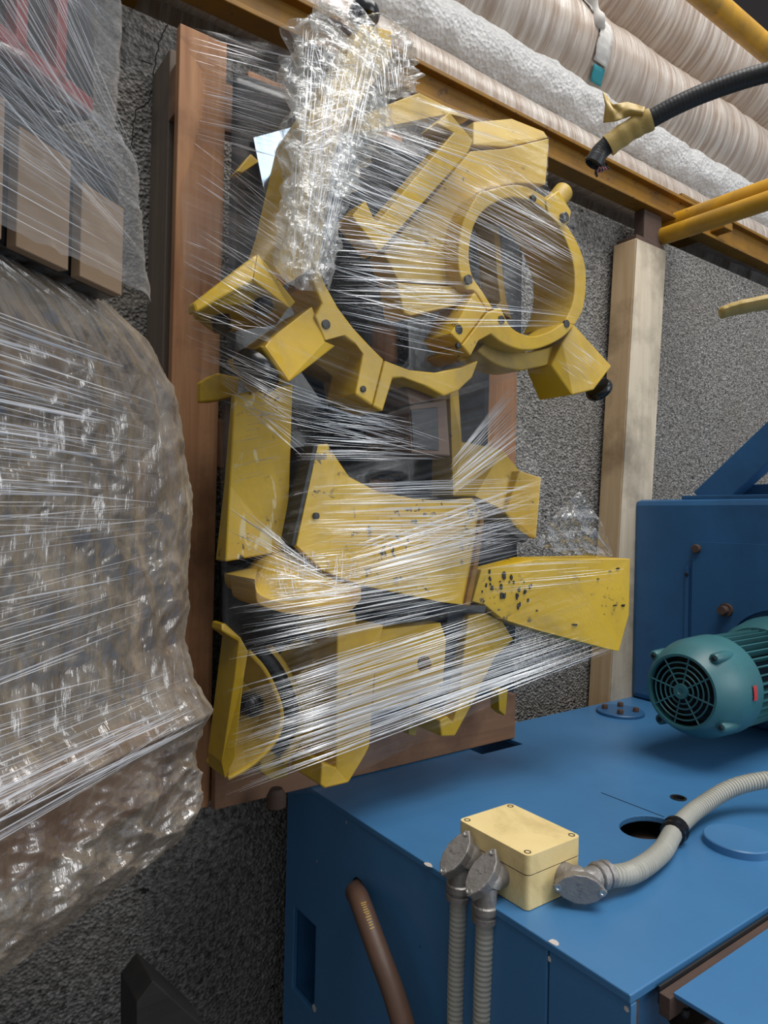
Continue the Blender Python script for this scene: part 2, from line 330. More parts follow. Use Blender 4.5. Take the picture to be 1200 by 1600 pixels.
M_cart, nt, bs, out = nodes('film_wrapped_kraft')
co = coords(nt, (55, 3, 3)); n = noise(nt, co, 1.0, 6, 0.65, 0.5); n0 = noise(nt, coords(nt), 5, 5, 0.6)
c = mixc(nt, ramp(nt, n, [(0.4, (0, 0, 0)), (0.66, (1, 1, 1))]), (0.34, 0.25, 0.185), (0.64, 0.58, 0.51)); c = mixc(nt, ramp(nt, n0, [(0.45, (0, 0, 0)), (0.7, (0.6,)*3)]), c, (0.42, 0.33, 0.26))  # pale streaks paint the wrap's white highlights into the kraft colour
nt.links.new(c, bs.inputs['Base Color']); bs.inputs['Roughness'].default_value = 0.3; bs.inputs['Coat Weight'].default_value = 0.6; bs.inputs['Coat Roughness'].default_value = 0.12
b_ = bump(nt, n, 0.55, 0.012, bs); nt.links.new(b_.outputs[0], bs.inputs['Coat Normal'])
M_bub, nt, bs, out = nodes('bubble_wrap')
co = coords(nt); vo = N(nt, 'ShaderNodeTexVoronoi'); vo.inputs['Scale'].default_value = 75; nt.links.new(co, vo.inputs['Vector']); n = noise(nt, co, 40, 6, 0.75, 1.5)
nt.links.new(mixc(nt, n, (0.55, 0.53, 0.50), (0.86, 0.85, 0.83)), bs.inputs['Base Color']); bs.inputs['Roughness'].default_value = 0.25
ad = N(nt, 'ShaderNodeMath', operation='ADD'); nt.links.new(vo.outputs[0], ad.inputs[0]); nt.links.new(n, ad.inputs[1]); bump(nt, ad.outputs[0], 0.7, 0.012, bs)

def roll(name, y, z, r, x0, x1, mat, amp, label, seed, cells):
    nx, ns = 260, 56; h = vnoise((nx, ns+1), (cells[0], cells[1]), seed)+0.5*vnoise((nx, ns+1), (cells[0]*2, cells[1]*2), seed+9)
    h[:, -1] = h[:, 0]; h[:, -2] = (h[:, -3]+h[:, 0])/2
    sag = vnoise((nx, 2), (6, 1), seed+3)[:, 0]*0.012
    verts, faces = [], []
    for i in range(nx):
        x = x0+(x1-x0)*i/(nx-1)
        for k in range(ns):
            a = 2*math.pi*k/ns; rr = r+amp*h[i, k]; verts.append((x, y+rr*math.cos(a), z+sag[i]+rr*math.sin(a)))
    for i in range(nx-1):
        for k in range(ns):
            a, b = i*ns+k, i*ns+(k+1) % ns; faces.append((a, b, b+ns, a+ns))
    faces += [tuple(range(ns))[::-1], tuple(range((nx-1)*ns, nx*ns))]
    return tag(obj(name, verts, faces, mat, None, True), label, 'roll', 'wrapped rolls stacked on the rack')
roll('wrapped_roll', 1.63, 1.322, 0.095, -0.6, 4.4, M_cart, 0.002, 'thin brown kraft roll lowest in the stack right behind the steel beam', 3, (70, 4))
roll('bubble_wrapped_roll', 1.652, 1.517, 0.089, -0.6, 4.2, M_bub, 0.007, 'white bubble wrapped roll between the thin brown roll and the thick ones', 5, (110, 14))
roll('wrapped_roll', 1.775, 1.785, 0.190, -0.7, 4.4, M_cart, 0.0035, 'thick brown roll tied with a white cloth band', 8, (90, 5))
roll('wrapped_roll', 1.79, 2.19, 0.200, -0.7, 4.3, M_cart, 0.0035, 'thick brown roll topmost in the stack behind the rail tube', 11, (90, 5))
roll('wrapped_roll', 2.02, 1.42, 0.190, -0.7, 4.4, M_cart, 0.0035, 'brown roll at the back bottom seen in the slit below the beam', 14, (90, 5))

# cloth band round the thick roll, with a teal label end
bd = thing('cloth_band', 'white cloth band with a teal end tied round a thick brown roll', 'band', (1.7, 1.6, 1.6))
cx, cz, rr = 1.775, 1.785, 0.197
def on_roll(x, ang, r=rr): return V(x, cx+r*math.cos(ang), cz+r*math.sin(ang))
def ribbon(name, pts, wv, mat, parent, th=0.0015, seed=0, amp=0.0):
    pts = [np.asarray(p, float) for p in pts]; r = np.random.default_rng(seed); vs, fs = [], []
    for i, p in enumerate(pts):
        wd = np.asarray(wv[i] if isinstance(wv, list) else wv, float)
        t = pts[min(i+1, len(pts)-1)]-pts[max(i-1, 0)]; nrm = np.cross(t, wd); nrm /= np.linalg.norm(nrm)+1e-9
        for k in range(5): vs.append(p+wd*(k/4-0.5)+nrm*(r.normal()*amp))
        for k in range(5): vs.append(vs[-5]+nrm*th)
    m = 10
    for i in range(len(pts)-1):
        for k in range(4):
            a = i*m+k; fs.append((a, a+1, a+1+m, a+m)); a += 5; fs.append((a, a+m, a+1+m, a+1))
        a = i*m; fs.append((a, a+m, a+m+5, a+5)); a = i*m+4; fs.append((a, a+5, a+m+5, a+m))
    e = (len(pts)-1)*m
    fs += [(0, 5, 6, 1), (1, 6, 7, 2), (2, 7, 8, 3), (3, 8, 9, 4)]+[(e+k, e+k+1, e+k+6, e+k+5) for k in range(4)]
    return obj(name, vs, fs, mat, parent, True)
# ------------------------------------------------------------------ timber post
post = [PY(995, 368, 1.41), PY(1042, 393, 1.41)]
zt = 0.975; b0 = V(1.95, 1.432, FLOOR)
pv = []
for (x, y, z) in ((1.93, 1.435, FLOOR), (2.10, 1.435, FLOOR), (2.10, 1.515, FLOOR), (1.93, 1.515, FLOOR), (2.06, 1.41, zt), (2.235, 1.41, zt), (2.235, 1.50, zt), (2.06, 1.50, zt)): pv.append((x, y, z))
_, bf = boxv((0, 0, 0), (1, 1, 1))
pst = thing('timber_post', 'pale pine timber post propped under the yellow rack beam', 'post', (1.93, 1.435, FLOOR))
obj('timber', pv, bf, M_wood, pst, False, 0.003)
# weathered face plank on the front
fv = []
for (x, z) in ((1.931, FLOOR), (2.099, FLOOR), (2.234, zt-0.004), (2.061, zt-0.004)):
    y = 1.435+(1.41-1.435)*(z-FLOOR)/(zt-FLOOR); fv.append((x, y-0.0035, z))
fv += [(x, y+0.003, z) for x, y, z in fv]
obj('face_board', fv, [(0, 1, 2, 3), (7, 6, 5, 4), (0, 4, 5, 1), (1, 5, 6, 2), (2, 6, 7, 3), (3, 7, 4, 0)], M_woodg, pst)
def cyl_hit(u, v, cy, cz, r):
    d = ray(u, v); a = d[1]**2+d[2]**2; b = -2*(d[1]*cy+d[2]*cz); c_ = cy*cy+cz*cz-r*r; q = b*b-4*a*c_
    t = (-b-math.sqrt(max(q, 0)))/(2*a); return d*t
bp = catmull([cyl_hit(u, v, cx, cz, 0.196) for u, v in [(915, 0), (934, 22), (948, 48), (944, 72), (938, 100)]], 6)
ribbon('band', bp, V(0.075, 0, -0.004), M_strap, bd, 0.002, 3, 0.002)
bp = [cyl_hit(u, v, cx, cz, 0.196) for u, v in [(937, 104), (935, 112), (932, 122), (930, 131)]]
ribbon('end_label', bp, V(0.062, 0, 0), M_teallab, bd, 0.002, 4, 0.0005)
kp = catmull([cyl_hit(u, v, cx, cz, 0.198) for u, v in [(918, -30), (925, 10), (936, 35), (944, 45)]], 6)
tube('knot', kp, [0.02, 0.022, 0.025, 0.026, 0.028, 0.026, 0.024, 0.022, 0.02, 0.022, 0.026, 0.028, 0.026, 0.022, 0.018, 0.014, 0.012, 0.01, 0.006][:len(kp)], M_strap, bd, 10, True, True, 0.5)

# ------------------------------------------------------------------ blue machine
TOP = -0.59; SX = 0.775; BY = 1.425; FY = 0.52; CX = 2.09
mach = thing('blue_machine', 'large blue enamelled machine base with flat top and rear cabinet', 'machine', (1.6, 0.95, FLOOR))
def topxy(l): return [(q[0], q[1]) for q in (PZ(u, v, TOP) for u, v in l)]
def ell(cx_, cy_, rx, ry, n=32, ph=0): return [(cx_+rx*math.cos(2*math.pi*k/n+ph), cy_+ry*math.sin(2*math.pi*k/n+ph)) for k in range(n)]
oval = ell(1.228, 0.793, 0.062, 0.046)
small = ell(1.413, 0.839, 0.016, 0.016, 16)
recth = [(1.25, 1.275), (1.40, 1.275), (1.40, 1.37), (1.25, 1.37)]
slab('top_plate', [[(SX, FY), (CX+1.2, FY), (CX+1.2, BY), (SX, BY)], oval, small, recth], (0, 0, TOP), (1, 0, 0), (0, 1, 0), (0, 0, -0.012), M_blue, mach, 0.003)
# left side panel, with the square opening and the hose hole
sq = [(1.383, -0.876), (1.287, -0.876), (1.287, -1.06), (1.383, -1.06)]
hs = ell(1.13, -0.728, 0.022, 0.022, 18)
slab('side_panel', [[(0.655, FLOOR), (BY, FLOOR), (BY, TOP-0.0125), (0.655, TOP-0.0125)], sq, hs], (SX+0.002, 0, 0), (0, 1, 0), (0, 0, 1), (0.012, 0, 0), M_blue, mach, 0.002)
slab('side_panel', [[(FY, FLOOR), (0.651, FLOOR), (0.651, TOP-0.0125), (FY, TOP-0.0125)]], (SX+0.002, 0, 0), (0, 1, 0), (0, 0, 1), (0.012, 0, 0), M_blue, mach, 0.002)
# pocket behind the square opening
px0 = SX+0.014
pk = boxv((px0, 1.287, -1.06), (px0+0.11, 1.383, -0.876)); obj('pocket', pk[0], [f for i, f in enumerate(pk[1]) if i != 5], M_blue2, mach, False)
lathe('pocket_boss', V(px0+0.10, 1.335, -0.99), (-1, 0, 0), [(0, 0.035), (0.012, 0.035), (0.012, 0.02), (0.002, 0.02)], M_steel, mach, 24)
box('inner_frame', (SX+0.15, 0.56, FLOOR), (CX+1.15, 1.40, -0.75), M_rust, mach)
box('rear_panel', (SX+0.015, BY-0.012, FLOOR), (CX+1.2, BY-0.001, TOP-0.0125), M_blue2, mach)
# front edge: rusty recessed joint, then the next lower panel
box('edge_strip', (SX+0.003, FY+0.001, FLOOR), (SX+0.02, FY+0.014, TOP-0.013), M_rust, mach, 0.001)
box('joint_strip', (SX+0.052, FY-0.022, TOP-0.04), (3.2, FY-0.0065, TOP-0.012), M_rust, mach, 0.001)
box('joint_flange', (SX+0.055, FY-0.006, TOP-0.03), (3.2, FY-0.003, TOP-0.006), M_steel, mach, 0.001)
slab('step_plate', [[(0.838, 0.500), (3.2, 0.500), (3.2, -0.35), (0.945, -0.35), (0.838, 0.10)]], (0, 0, TOP-0.009), (1, 0, 0), (0, 1, 0), (0, 0, -0.006), M_blue, mach, 0.001)
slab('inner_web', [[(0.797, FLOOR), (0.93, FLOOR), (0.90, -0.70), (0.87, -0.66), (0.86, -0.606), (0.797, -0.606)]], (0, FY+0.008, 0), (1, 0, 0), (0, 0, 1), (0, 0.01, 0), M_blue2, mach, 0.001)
bolt(V(0.86, FY-0.021, TOP-0.042), (0, -1, 0), 0.006, 0.006, M_steel, mach)
# covers on the top
fl = lathe('flange_cover', V(1.885, 1.318, TOP), (0, 0, 1), [(0, 0.072), (0.008, 0.072), (0.010, 0.070)], M_blue2, mach, 36)
for k in range(4):
    a = math.radians(35+90*k); bolt(V(1.885+0.046*math.cos(a), 1.318+0.046*math.sin(a), TOP+0.010), (0, 0, 1), 0.010, 0.013, M_rust, fl)
lathe('loose_cover', V(1.300, 0.652, TOP), (0, 0, 1), [(0, 0.060), (0.013, 0.060), (0.015, 0.058)], M_blue, mach, 40)
lathe('hole_rim', V(1.413, 0.839, TOP), (0, 0, 1), [(-0.006, 0.017), (0.0015, 0.017), (0.0015, 0.0125), (-0.012, 0.0125)], M_steel, mach, 20)
tube('groove', [V(1.295, 0.95, TOP+0.0002), V(1.297, 0.80, TOP+0.0002)], 0.0009, M_blk, mach, 4)
box('oval_floor', (1.15, 0.73, TOP-0.055), (1.31, 0.86, TOP-0.05), M_rust, mach)
for u, v, s in [(669, 1351, 0.008), (865, 1472, 0.007)]:
    p = PZ(u, v, TOP+0.0005); o_ = [(p[0]+s*0.9*math.cos(t)*(0.7+0.5*random.random()), p[1]+s*1.3*math.sin(t)*(0.7+0.5*random.random())) for t in np.linspace(0, 6.28, 9)[:-1]]
    slab('paint_chip', [o_], (0, 0, TOP), (1, 0, 0), (0, 1, 0), (0, 0, 0.0006), M_chip, mach)
for u, v, s in [(540, 1285, 0.003), (494, 1346, 0.0022), (490, 1576, 0.008), (521, 1257, 0.002), (857, 1500, 0.004), (977, 1577, 0.004), (655, 1480, 0.0015), (548, 1490, 0.0014), (701, 1456, 0.002)]:
    p = PX(u, v, SX); o_ = [(p[1]+s*math.cos(t)*(0.6+0.6*random.random()), p[2]+s*math.sin(t)*(0.6+0.6*random.random())) for t in np.linspace(0, 6.28, 8)[:-1]]
    slab('paint_chip', [o_], (SX+0.0015, 0, 0), (0, 1, 0), (0, 0, 1), (0.002, 0, 0), M_chip if s > 0.0017 else M_blk, mach)
# cabinet behind the motor
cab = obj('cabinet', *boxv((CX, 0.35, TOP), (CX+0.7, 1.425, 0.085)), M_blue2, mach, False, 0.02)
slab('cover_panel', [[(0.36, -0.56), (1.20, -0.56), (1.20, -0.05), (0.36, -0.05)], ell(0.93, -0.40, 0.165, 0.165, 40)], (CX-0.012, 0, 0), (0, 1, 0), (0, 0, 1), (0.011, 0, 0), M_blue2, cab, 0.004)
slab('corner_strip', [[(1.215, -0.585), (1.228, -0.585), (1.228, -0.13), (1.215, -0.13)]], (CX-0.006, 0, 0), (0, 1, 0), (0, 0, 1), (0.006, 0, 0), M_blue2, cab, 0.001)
for y, z in ((1.185, -0.072),): bolt(V(CX-0.012, y, z), (-1, 0, 0), 0.014, 0.012, M_rust, cab, seg=12)
for y, z in ((1.221, -0.155), (1.221, -0.53)): bolt(V(CX-0.006, y, z), (-1, 0, 0), 0.006, 0.004, M_steel, cab, seg=10)
box('top_strip', (CX+0.02, 0.35, 0.085), (CX+0.12, 1.26, 0.097), M_blue2, cab, 0.002)
def obar(name, a, b, wv, tv, mat, parent):
    a, b, wv, tv = [np.asarray(x, float) for x in (a, b, wv, tv)]
    v = [a-wv-tv, a+wv-tv, a+wv+tv, a-wv+tv, b-wv-tv, b+wv-tv, b+wv+tv, b-wv+tv]; return obj(name, v, [(0, 3, 2, 1), (4, 5, 6, 7), (0, 1, 5, 4), (1, 2, 6, 5), (2, 3, 7, 6), (3, 0, 4, 7)], mat, parent, False, 0.003)
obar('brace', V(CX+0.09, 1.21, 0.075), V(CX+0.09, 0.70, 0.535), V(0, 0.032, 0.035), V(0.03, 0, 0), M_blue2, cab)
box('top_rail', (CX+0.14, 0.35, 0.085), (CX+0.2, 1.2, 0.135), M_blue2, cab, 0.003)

# ------------------------------------------------------------------ electric motor
MC = V(1.58, 0.937, -0.402); MR = 0.122
mot = thing('electric_motor', 'teal finned electric motor with round fan grille on the blue machine', 'motor', (1.8, 0.937, TOP))
lathe('fan_cover', MC, (1, 0, 0), [(0.012, 0.082), (0.0, 0.084), (0.0, 0.090), (0.012, 0.098), (0.04, 0.112), (0.075, MR), (0.15, MR+0.003), (0.15, MR-0.004), (0.075, MR-0.006), (0.02, 0.09), (0.012, 0.082)], M_teal, mot, 56, 50, False)
gr = thing('grille', None, None, MC)
gr.parent = mot; gr.location = V(*MC)-V(*mot['_o'])
for r in (0.030, 0.043, 0.056, 0.069): tube('grille_ring', ring_pts(MC+V(0.004, 0, 0), (0, 1, 0), (0, 0, 1), r, 44), 0.0021, M_teal, gr, 6)
for k in range(8):
    a = math.radians(12+45*k); e = V(0, math.cos(a), math.sin(a)); tube('grille_spoke', [MC+V(0.004, 0, 0)+e*0.017, MC+V(0.004, 0, 0)+e*0.085], 0.0021, M_teal, gr, 6)
lathe('grille_hub', MC, (1, 0, 0), [(0.0, 0.006), (-0.002, 0.008), (-0.002, 0.018), (0.006, 0.019), (0.012, 0.016)], M_teal, gr, 28)
lathe('fan', MC, (1, 0, 0), [(0.045, 0.002), (0.045, 0.086), (0.06, 0.086)], M_blk, mot, 28)
for k in range(4):
    a = math.radians(38+90*k); e = V(0, math.cos(a), math.sin(a)); t_ = V(0, -math.sin(a), math.cos(a))
    lug = lathe('cover_lug', MC+e*(MR-0.010)+V(0.022, 0, 0), (1, 0, 0), [(0, 0.010), (0.004, 0.013), (0.05, 0.015), (0.10, 0.008)], M_teal, mot, 16)
    lathe('lug_screw', MC+e*(MR-0.010)+V(0.019, 0, 0), (1, 0, 0), [(0, 0.005), (0.004, 0.006)], M_steel, lug, 12)
lathe('stator', MC, (1, 0, 0), [(0.14, 0.098), (0.40, 0.098)], M_blk, mot, 40)
for k in range(36):
    a = 2*math.pi*k/36; e = V(0, math.cos(a), math.sin(a)); t_ = V(0, -math.sin(a), math.cos(a))*0.0016
    a0 = MC+V(0.145, 0, 0)+e*0.094; a1 = MC+V(0.38, 0, 0)+e*0.094; b1 = a1+e*0.026; b0_ = a0+e*0.026
    obj('cooling_fin', [a0-t_, a1-t_, b1-t_, b0_-t_, a0+t_, a1+t_, b1+t_, b0_+t_], [(0, 1, 2, 3), (7, 6, 5, 4), (0, 4, 5, 1), (1, 5, 6, 2), (2, 6, 7, 3), (3, 7, 4, 0)], M_teal, mot)
lathe('end_shield', MC, (1, 0, 0), [(0.38, 0.125), (0.41, 0.14), (0.47, 0.15), (0.498, 0.15)], M_teal, mot, 48)
fbolt = lathe('flange_bolt', V(CX-0.012, MC[1]+0.15, MC[2]+0.15)+V(-0.0, 0, 0), (-1, 0, 0), [(-0.01, 0.020), (0.012, 0.020), (0.012, 0.013), (0.034, 0.013)], M_rust, mot, 14)
lb = []
for a in np.linspace(math.radians(168), math.radians(184), 6): lb.append(V(0, math.cos(a), math.sin(a)))
vs = [MC+V(x, 0, 0)+e*(MR+0.0035) for x in (0.10, 0.116) for e in lb]+[MC+V(x, 0, 0)+e*(MR+0.0045) for x in (0.10, 0.116) for e in lb]
fs = [(i, i+1, i+7, i+6) for i in range(5)]+[(12+i, 18+i, 19+i, 13+i) for i in range(5)]
lbo = obj('warning_label', vs, fs, M_redlab, mot, True); lbo['label'] = 'small red sticker'

# ------------------------------------------------------------------ junction box with three conduits
jb = thing('junction_box', 'cream plastic junction box with screwed lid on the blue machine top', 'junction box', (0.866, 0.80, TOP))
def rrect(x0, x1, y0, y1, r, n=5):
    o = []
    for cx_, cy_, a0 in ((x1-r, y1-r, 0), (x0+r, y1-r, 90), (x0+r, y0+r, 180), (x1-r, y0+r, 270)):
        for k in range(n+1):
            a = math.radians(a0+90*k/n); o.append((cx_+r*math.cos(a), cy_+r*math.sin(a)))
    return o
slab('box_body', [rrect(0.806, 0.930, 0.720, 0.875, 0.008)], (0, 0, TOP+0.001), (1, 0, 0), (0, 1, 0), (0, 0, 0.052), M_cream, jb, 0.0015)
slab('box_gasket', [rrect(0.8063, 0.9297, 0.7203, 0.8747, 0.008)], (0, 0, TOP+0.0531), (1, 0, 0), (0, 1, 0), (0, 0, 0.0013), M_blk, jb, 0)
lid = slab('box_lid', [rrect(0.8055, 0.9305, 0.7195, 0.8755, 0.009)], (0, 0, TOP+0.0545), (1, 0, 0), (0, 1, 0), (0, 0, 0.030), M_cream, jb, 0.003)
for x in (0.816, 0.920):
    for y in (0.730, 0.865): lathe('lid_screw', V(x, y, TOP+0.0845), (0, 0, 1), [(-0.004, 0.0055), (0.0006, 0.0055), (0.0006, 0.004), (-0.001, 0.0035)], M_steel, lid, 14)

def corr(pts, r, pitch, amp=0.07):
    p = resample(pts, pitch/4); return p, [r*(1+amp*(1 if (i % 4) in (1, 2) else -1)) for i in range(len(p))]
def elbow(parent, p0, d0, d1, r, L, mat=M_alu):
    """pulling elbow: neck along d0 from p0, body turning to d1 with a lozenge cover plate"""
    d0 = np.asarray(d0, float); d1 = np.asarray(d1, float); d0 /= np.linalg.norm(d0); d1 /= np.linalg.norm(d1)
    mid = p0+d0*L; end = mid+d1*L*1.25
    el_ = tube('elbow', catmull([p0, p0+d0*L*0.55, mid+(d1-d0)*0.15*L, mid+d1*L*0.6, end], 6), [r*1.12]*7+[r*1.2]*8+[r]*10, mat, parent, 18)
    nn = np.cross(d0, d1); nn /= np.linalg.norm(nn)
    dg = d0-d1; dg /= np.linalg.norm(dg)          # outward corner of the bend
    ax = d0+d1; ax /= np.linalg.norm(ax)
    c_ = mid+dg*r*0.55
    loz = [(-1.55*L*0.8, -0.1*r), (-1.55*L*0.8, 0.1*r), (-0.95*L*0.8, 0.85*r), (-0.3*L, 1.15*r), (0.3*L, 1.15*r), (0.95*L*0.8, 0.85*r), (1.55*L*0.8, 0.1*r), (1.55*L*0.8, -0.1*r), (0.95*L*0.8, -0.85*r), (0.3*L, -1.15*r), (-0.3*L, -1.15*r), (-0.95*L*0.8, -0.85*r)]
    slab('elbow_back', [[(a*0.93, b*0.93) for a, b in loz]], c_+dg*r*0.3, ax, nn, -dg*r*0.9, mat, el_, 0.002)
    cp = slab('cover_plate', [loz], c_+dg*r*0.55, ax, nn, -dg*r*0.22, mat, el_, 0.0015)
    for s in (-1, 1): lathe('plate_screw', c_+dg*(r*0.56)+ax*s*L*1.02, dg, [(-0.002, 0.0055*r/0.02), (0.002, 0.0055*r/0.02), (0.002, 0.003*r/0.02), (0.001, 0.002*r/0.02)], M_bright, el_, 12)
    for k in range(3):        # worn raised casting marks, one under the other
        oo = c_+dg*r*0.55+nn*(0.45-0.42*k)*r
        for x0, x1, y0, y1 in (((-0.18, 0.18, 0.10, 0.15), (-0.18, -0.13, -0.15, 0.10)), ((-0.18, 0.18, -0.02, 0.03), (0.12, 0.17, -0.15, 0.15)), ((-0.18, 0.18, -0.15, -0.10), (0.0, 0.05, -0.10, 0.15)))[k]:
            slab('cast_mark', [[(x0*r, y0*r), (x1*r, y0*r), (x1*r, y1*r), (x0*r, y1*r)]], oo, ax, nn, dg*0.0008, mat, el_)
    lathe('nut', end-d1*0.004, d1, [(0, r*1.1), (0.002, r*1.22), (0.012, r*1.22), (0.014, r*1.05), (0.017, r*1.05), (0.018, r*1.18), (0.026, r*1.18), (0.027, r)], mat, parent, 12)
    return end, mid
ZB = TOP+0.030
c1 = thing('flexible_conduit', 'grey corrugated conduit with alloy elbow snaking across the blue top', 'conduit', (0.94, 0.68, TOP))
e, m_ = elbow(c1, V(0.888, 0.722, ZB+0.003), (0.05, -1, 0.0), (1, -0.12, 0.0), 0.0185, 0.032)
pp = catmull([e, V(1.00, 0.672, TOP+0.026), V(1.11, 0.690, TOP+0.022), V(1.215, 0.725, TOP+0.024), V(1.33, 0.742, TOP+0.034), V(1.45, 0.72, TOP+0.06), V(1.56, 0.64, TOP+0.075), V(1.70, 0.50, TOP+0.06), V(1.90, 0.35, TOP+0.03)], 10)
q, rr_ = corr(pp, 0.0165, 0.007, 0.05); tube('hose', q, rr_, M_cond, c1, 14)
i0 = min(range(len(q)), key=lambda i: abs(q[i][0]-1.205))
lathe('rubber_grommet', q[i0], q[i0+2]-q[i0-2], [(-0.014, 0.018), (-0.012, 0.0225), (-0.004, 0.0225), (-0.002, 0.020), (0.003, 0.020), (0.005, 0.024), (0.012, 0.024), (0.014, 0.018)], M_blk, c1, 24)
for (y, lab, rr0, zf) in ((0.776, 'alloy elbow conduit hanging from the box, nearer to the box corner', 0.0175, 0.004), (0.836, 'alloy elbow conduit hanging from the box, farther from the box corner', 0.0175, 0.010)):
    cth = thing('drop_conduit', lab, 'conduit', (0.77, y, FLOOR), 'conduits hanging down from the junction box')
    e, m_ = elbow(cth, V(0.806, y, ZB+zf), (-1, -0.05, 0.10), (-0.04, 0.0, -1), rr0, 0.033)
    pp = catmull([e, e+V(0, 0.0, -0.06), e+V(0.002, 0.004, -0.20), e+V(0.006, 0.004, -0.45), V(0.752, y+0.01, FLOOR+0.02)], 10)
    q, rr_ = corr(pp, 0.0142, 0.008, 0.03); tube('hose', q, rr_, M_cond, cth, 14)

def vzx(u, X, z):
    lo, hi = 800, 6000
    for _ in range(50):
        m = (lo+hi)/2
        if PX(u, m, X)[2] > z: lo = m
        else: hi = m
    return lo
# brown hose leaving the side panel
hp = catmull([V(SX+0.06, 1.135, -0.735), V(SX-0.002, 1.128, -0.728), PX(561, 1404, SX-0.03), PX(574, 1440, SX-0.045), PX(594, 1495, SX-0.05), PX(616, 1555, SX-0.05), PX(640, 1640, SX-0.05), PX(665, 1760, SX-0.05), PX(680, vzx(680, SX-0.05, FLOOR+0.025), SX-0.05)], 10)
tag(tube('rubber_hose', hp, 0.0195, M_hose, None, 18), 'brown rubber hose curving down out of the blue side panel', 'hose')

# worn yellow print along the hose
M_print = plain('yellow_print', (0.6, 0.36, 0.06), 0.6)
ho = bpy.data.objects['rubber_hose']
for i in range(11):
    t = 26+i*0.75; i0 = int(t); p = hp[i0]+(hp[i0+1]-hp[i0])*(t-i0); dr = hp[i0+1]-hp[i0-1]; dr /= np.linalg.norm(dr)
    vw = -p/np.linalg.norm(p)+V(0, -0.5, 0.3); vw = vw-dr*(vw@dr); vw /= np.linalg.norm(vw); sd = np.cross(dr, vw); c_ = p+vw*0.0188+sd*rng.normal(0, 0.0008)
    hh = 0.0035+0.002*rng.random(); slab('print_mark', [[(-0.0009, -hh), (0.0009, -hh), (0.0012, hh), (-0.0006, hh)]], c_, dr, sd, vw*0.0011, M_print, ho)

# dark block at the bottom left
def hexa(name, a, b, wv, tv, mat, bev=0.003):
    a, b, wv, tv = [np.asarray(x, float) for x in (a, b, wv, tv)]
    v = [a-wv-tv, a+wv-tv, a+wv+tv, a-wv+tv, b-wv-tv, b+wv-tv, b+wv+tv, b-wv+tv]; return obj(name, v, [(0, 3, 2, 1), (4, 5, 6, 7), (0, 1, 5, 4), (1, 2, 6, 5), (2, 3, 7, 6), (3, 0, 4, 7)], mat, None, False, bev)
zf = FLOOR+0.001
def vz(u, Y, z):   # pixel row of height z at column u
    lo, hi = 800, 4000
    for _ in range(50):
        m = (lo+hi)/2
        if PY(u, m, Y)[2] > z: lo = m
        else: hi = m
    return lo
tag(pixslab('black_trestle', [(213, 1568), (240, 1532), (322, 1606), (336, vz(336, 1.12, zf)), (213, vz(213, 1.12, zf))], 1.12, 0.09, M_woodx, None, 0.003), 'black timber trestle end poking up below the wrapped bundle', 'trestle')

# ------------------------------------------------------------------ pallet leaning on the wall
PF = 1.34
pal = thing('wooden_pallet', 'upright wooden pallet carrying the yellow machine parts', 'pallet', (0.95, 1.43, TOP+0.002))
z0, z1 = TOP+0.002, 0.965
for x0, x1, a, b, m in ((0.455, 0.553, z0, z1, M_woodr), (0.60, 0.69, z0, 0.93, M_woodr), (0.905, 1.005, z0, 0.93, M_woodr), (1.13, 1.20, z0, 0.90, M_woodr), (1.27, 1.42, z0, 0.90, M_woodr)):
    box('board', (x0, PF, a), (x1, PF+0.022, b), m, pal, 0.002)
for a, b in ((z0, z0+0.11), (0.1, 0.2), (0.80, 0.9)): box('crossbar', (0.457, PF+0.024, a), (1.42, PF+0.062, b), M_woodh, pal, 0.002)
for x in (0.457, 0.9, 1.34): box('block', (x, PF+0.064, z0), (x+0.08, WALL_Y-0.004, 0.95), M_woodk, pal, 0.002)
box('foot_board', (0.555, PF-0.022, z0), (1.415, PF-0.002, z0+0.12), M_woodh, pal, 0.002)
# black plastic sheet behind the parts, also standing for the shade between boards
gx, gz = 46, 60; xs = np.linspace(0.557, 1.40, gx); zs = np.linspace(z0+0.13, 0.90, gz)
h = vnoise((gz, gx), (9, 5), 5)*0.006+vnoise((gz, gx), (22, 9), 6)*0.003
vs = [(x, 1.322-0.006+h[j, i], z) for j, z in enumerate(zs) for i, x in enumerate(xs)]
fs = [(j*gx+i, j*gx+i+1, (j+1)*gx+i+1, (j+1)*gx+i) for j in range(gz-1) for i in range(gx-1)]
sheet_holes = [(0.905, 1.005, 0.36, 0.46), (1.27, 1.40, 0.05, 0.46), (0.905, 1.005, 0.0, 0.08)]
fs = [f for f in fs if not any(h0 < vs[f[0]][0] < h1 and h2 < vs[f[0]][2] < h3 for h0, h1, h2, h3 in sheet_holes)]
so = obj('black_sheet', vs, fs, M_sheet, None, True); sm = so.modifiers.new('thick', 'SOLIDIFY'); sm.thickness = 0.0015
tag(so, 'black plastic sheet and painted gap shade between the pallet boards and the yellow parts', 'sheet')
# polished plate tilted at the skylight; the sky's blue is in its colour
mc_ = PY(435, 310, 1.26); mn_ = V(-0.28, -1.355, 0.40); mn_ /= np.linalg.norm(mn_)
def on_plate(u, v): d = ray(u, v); return d*((mc_@mn_)/(d@mn_))
mp = [on_plate(u, v) for u, v in ((396, 215), (470, 195), (474, 320), (442, 420), (410, 400), (413, 300))]
mv = mp+[p+V(0, 0.004, 0) for p in mp]
tag(obj('polished_plate', mv, [(0, 1, 2, 3, 4, 5), (11, 10, 9, 8, 7, 6)]+[(i, (i+1) % 6, (i+1) % 6+6, i+6) for i in range(6)], M_mirror, None), 'polished steel plate with sky-blue reflection in its colour behind the twisted film', 'plate')

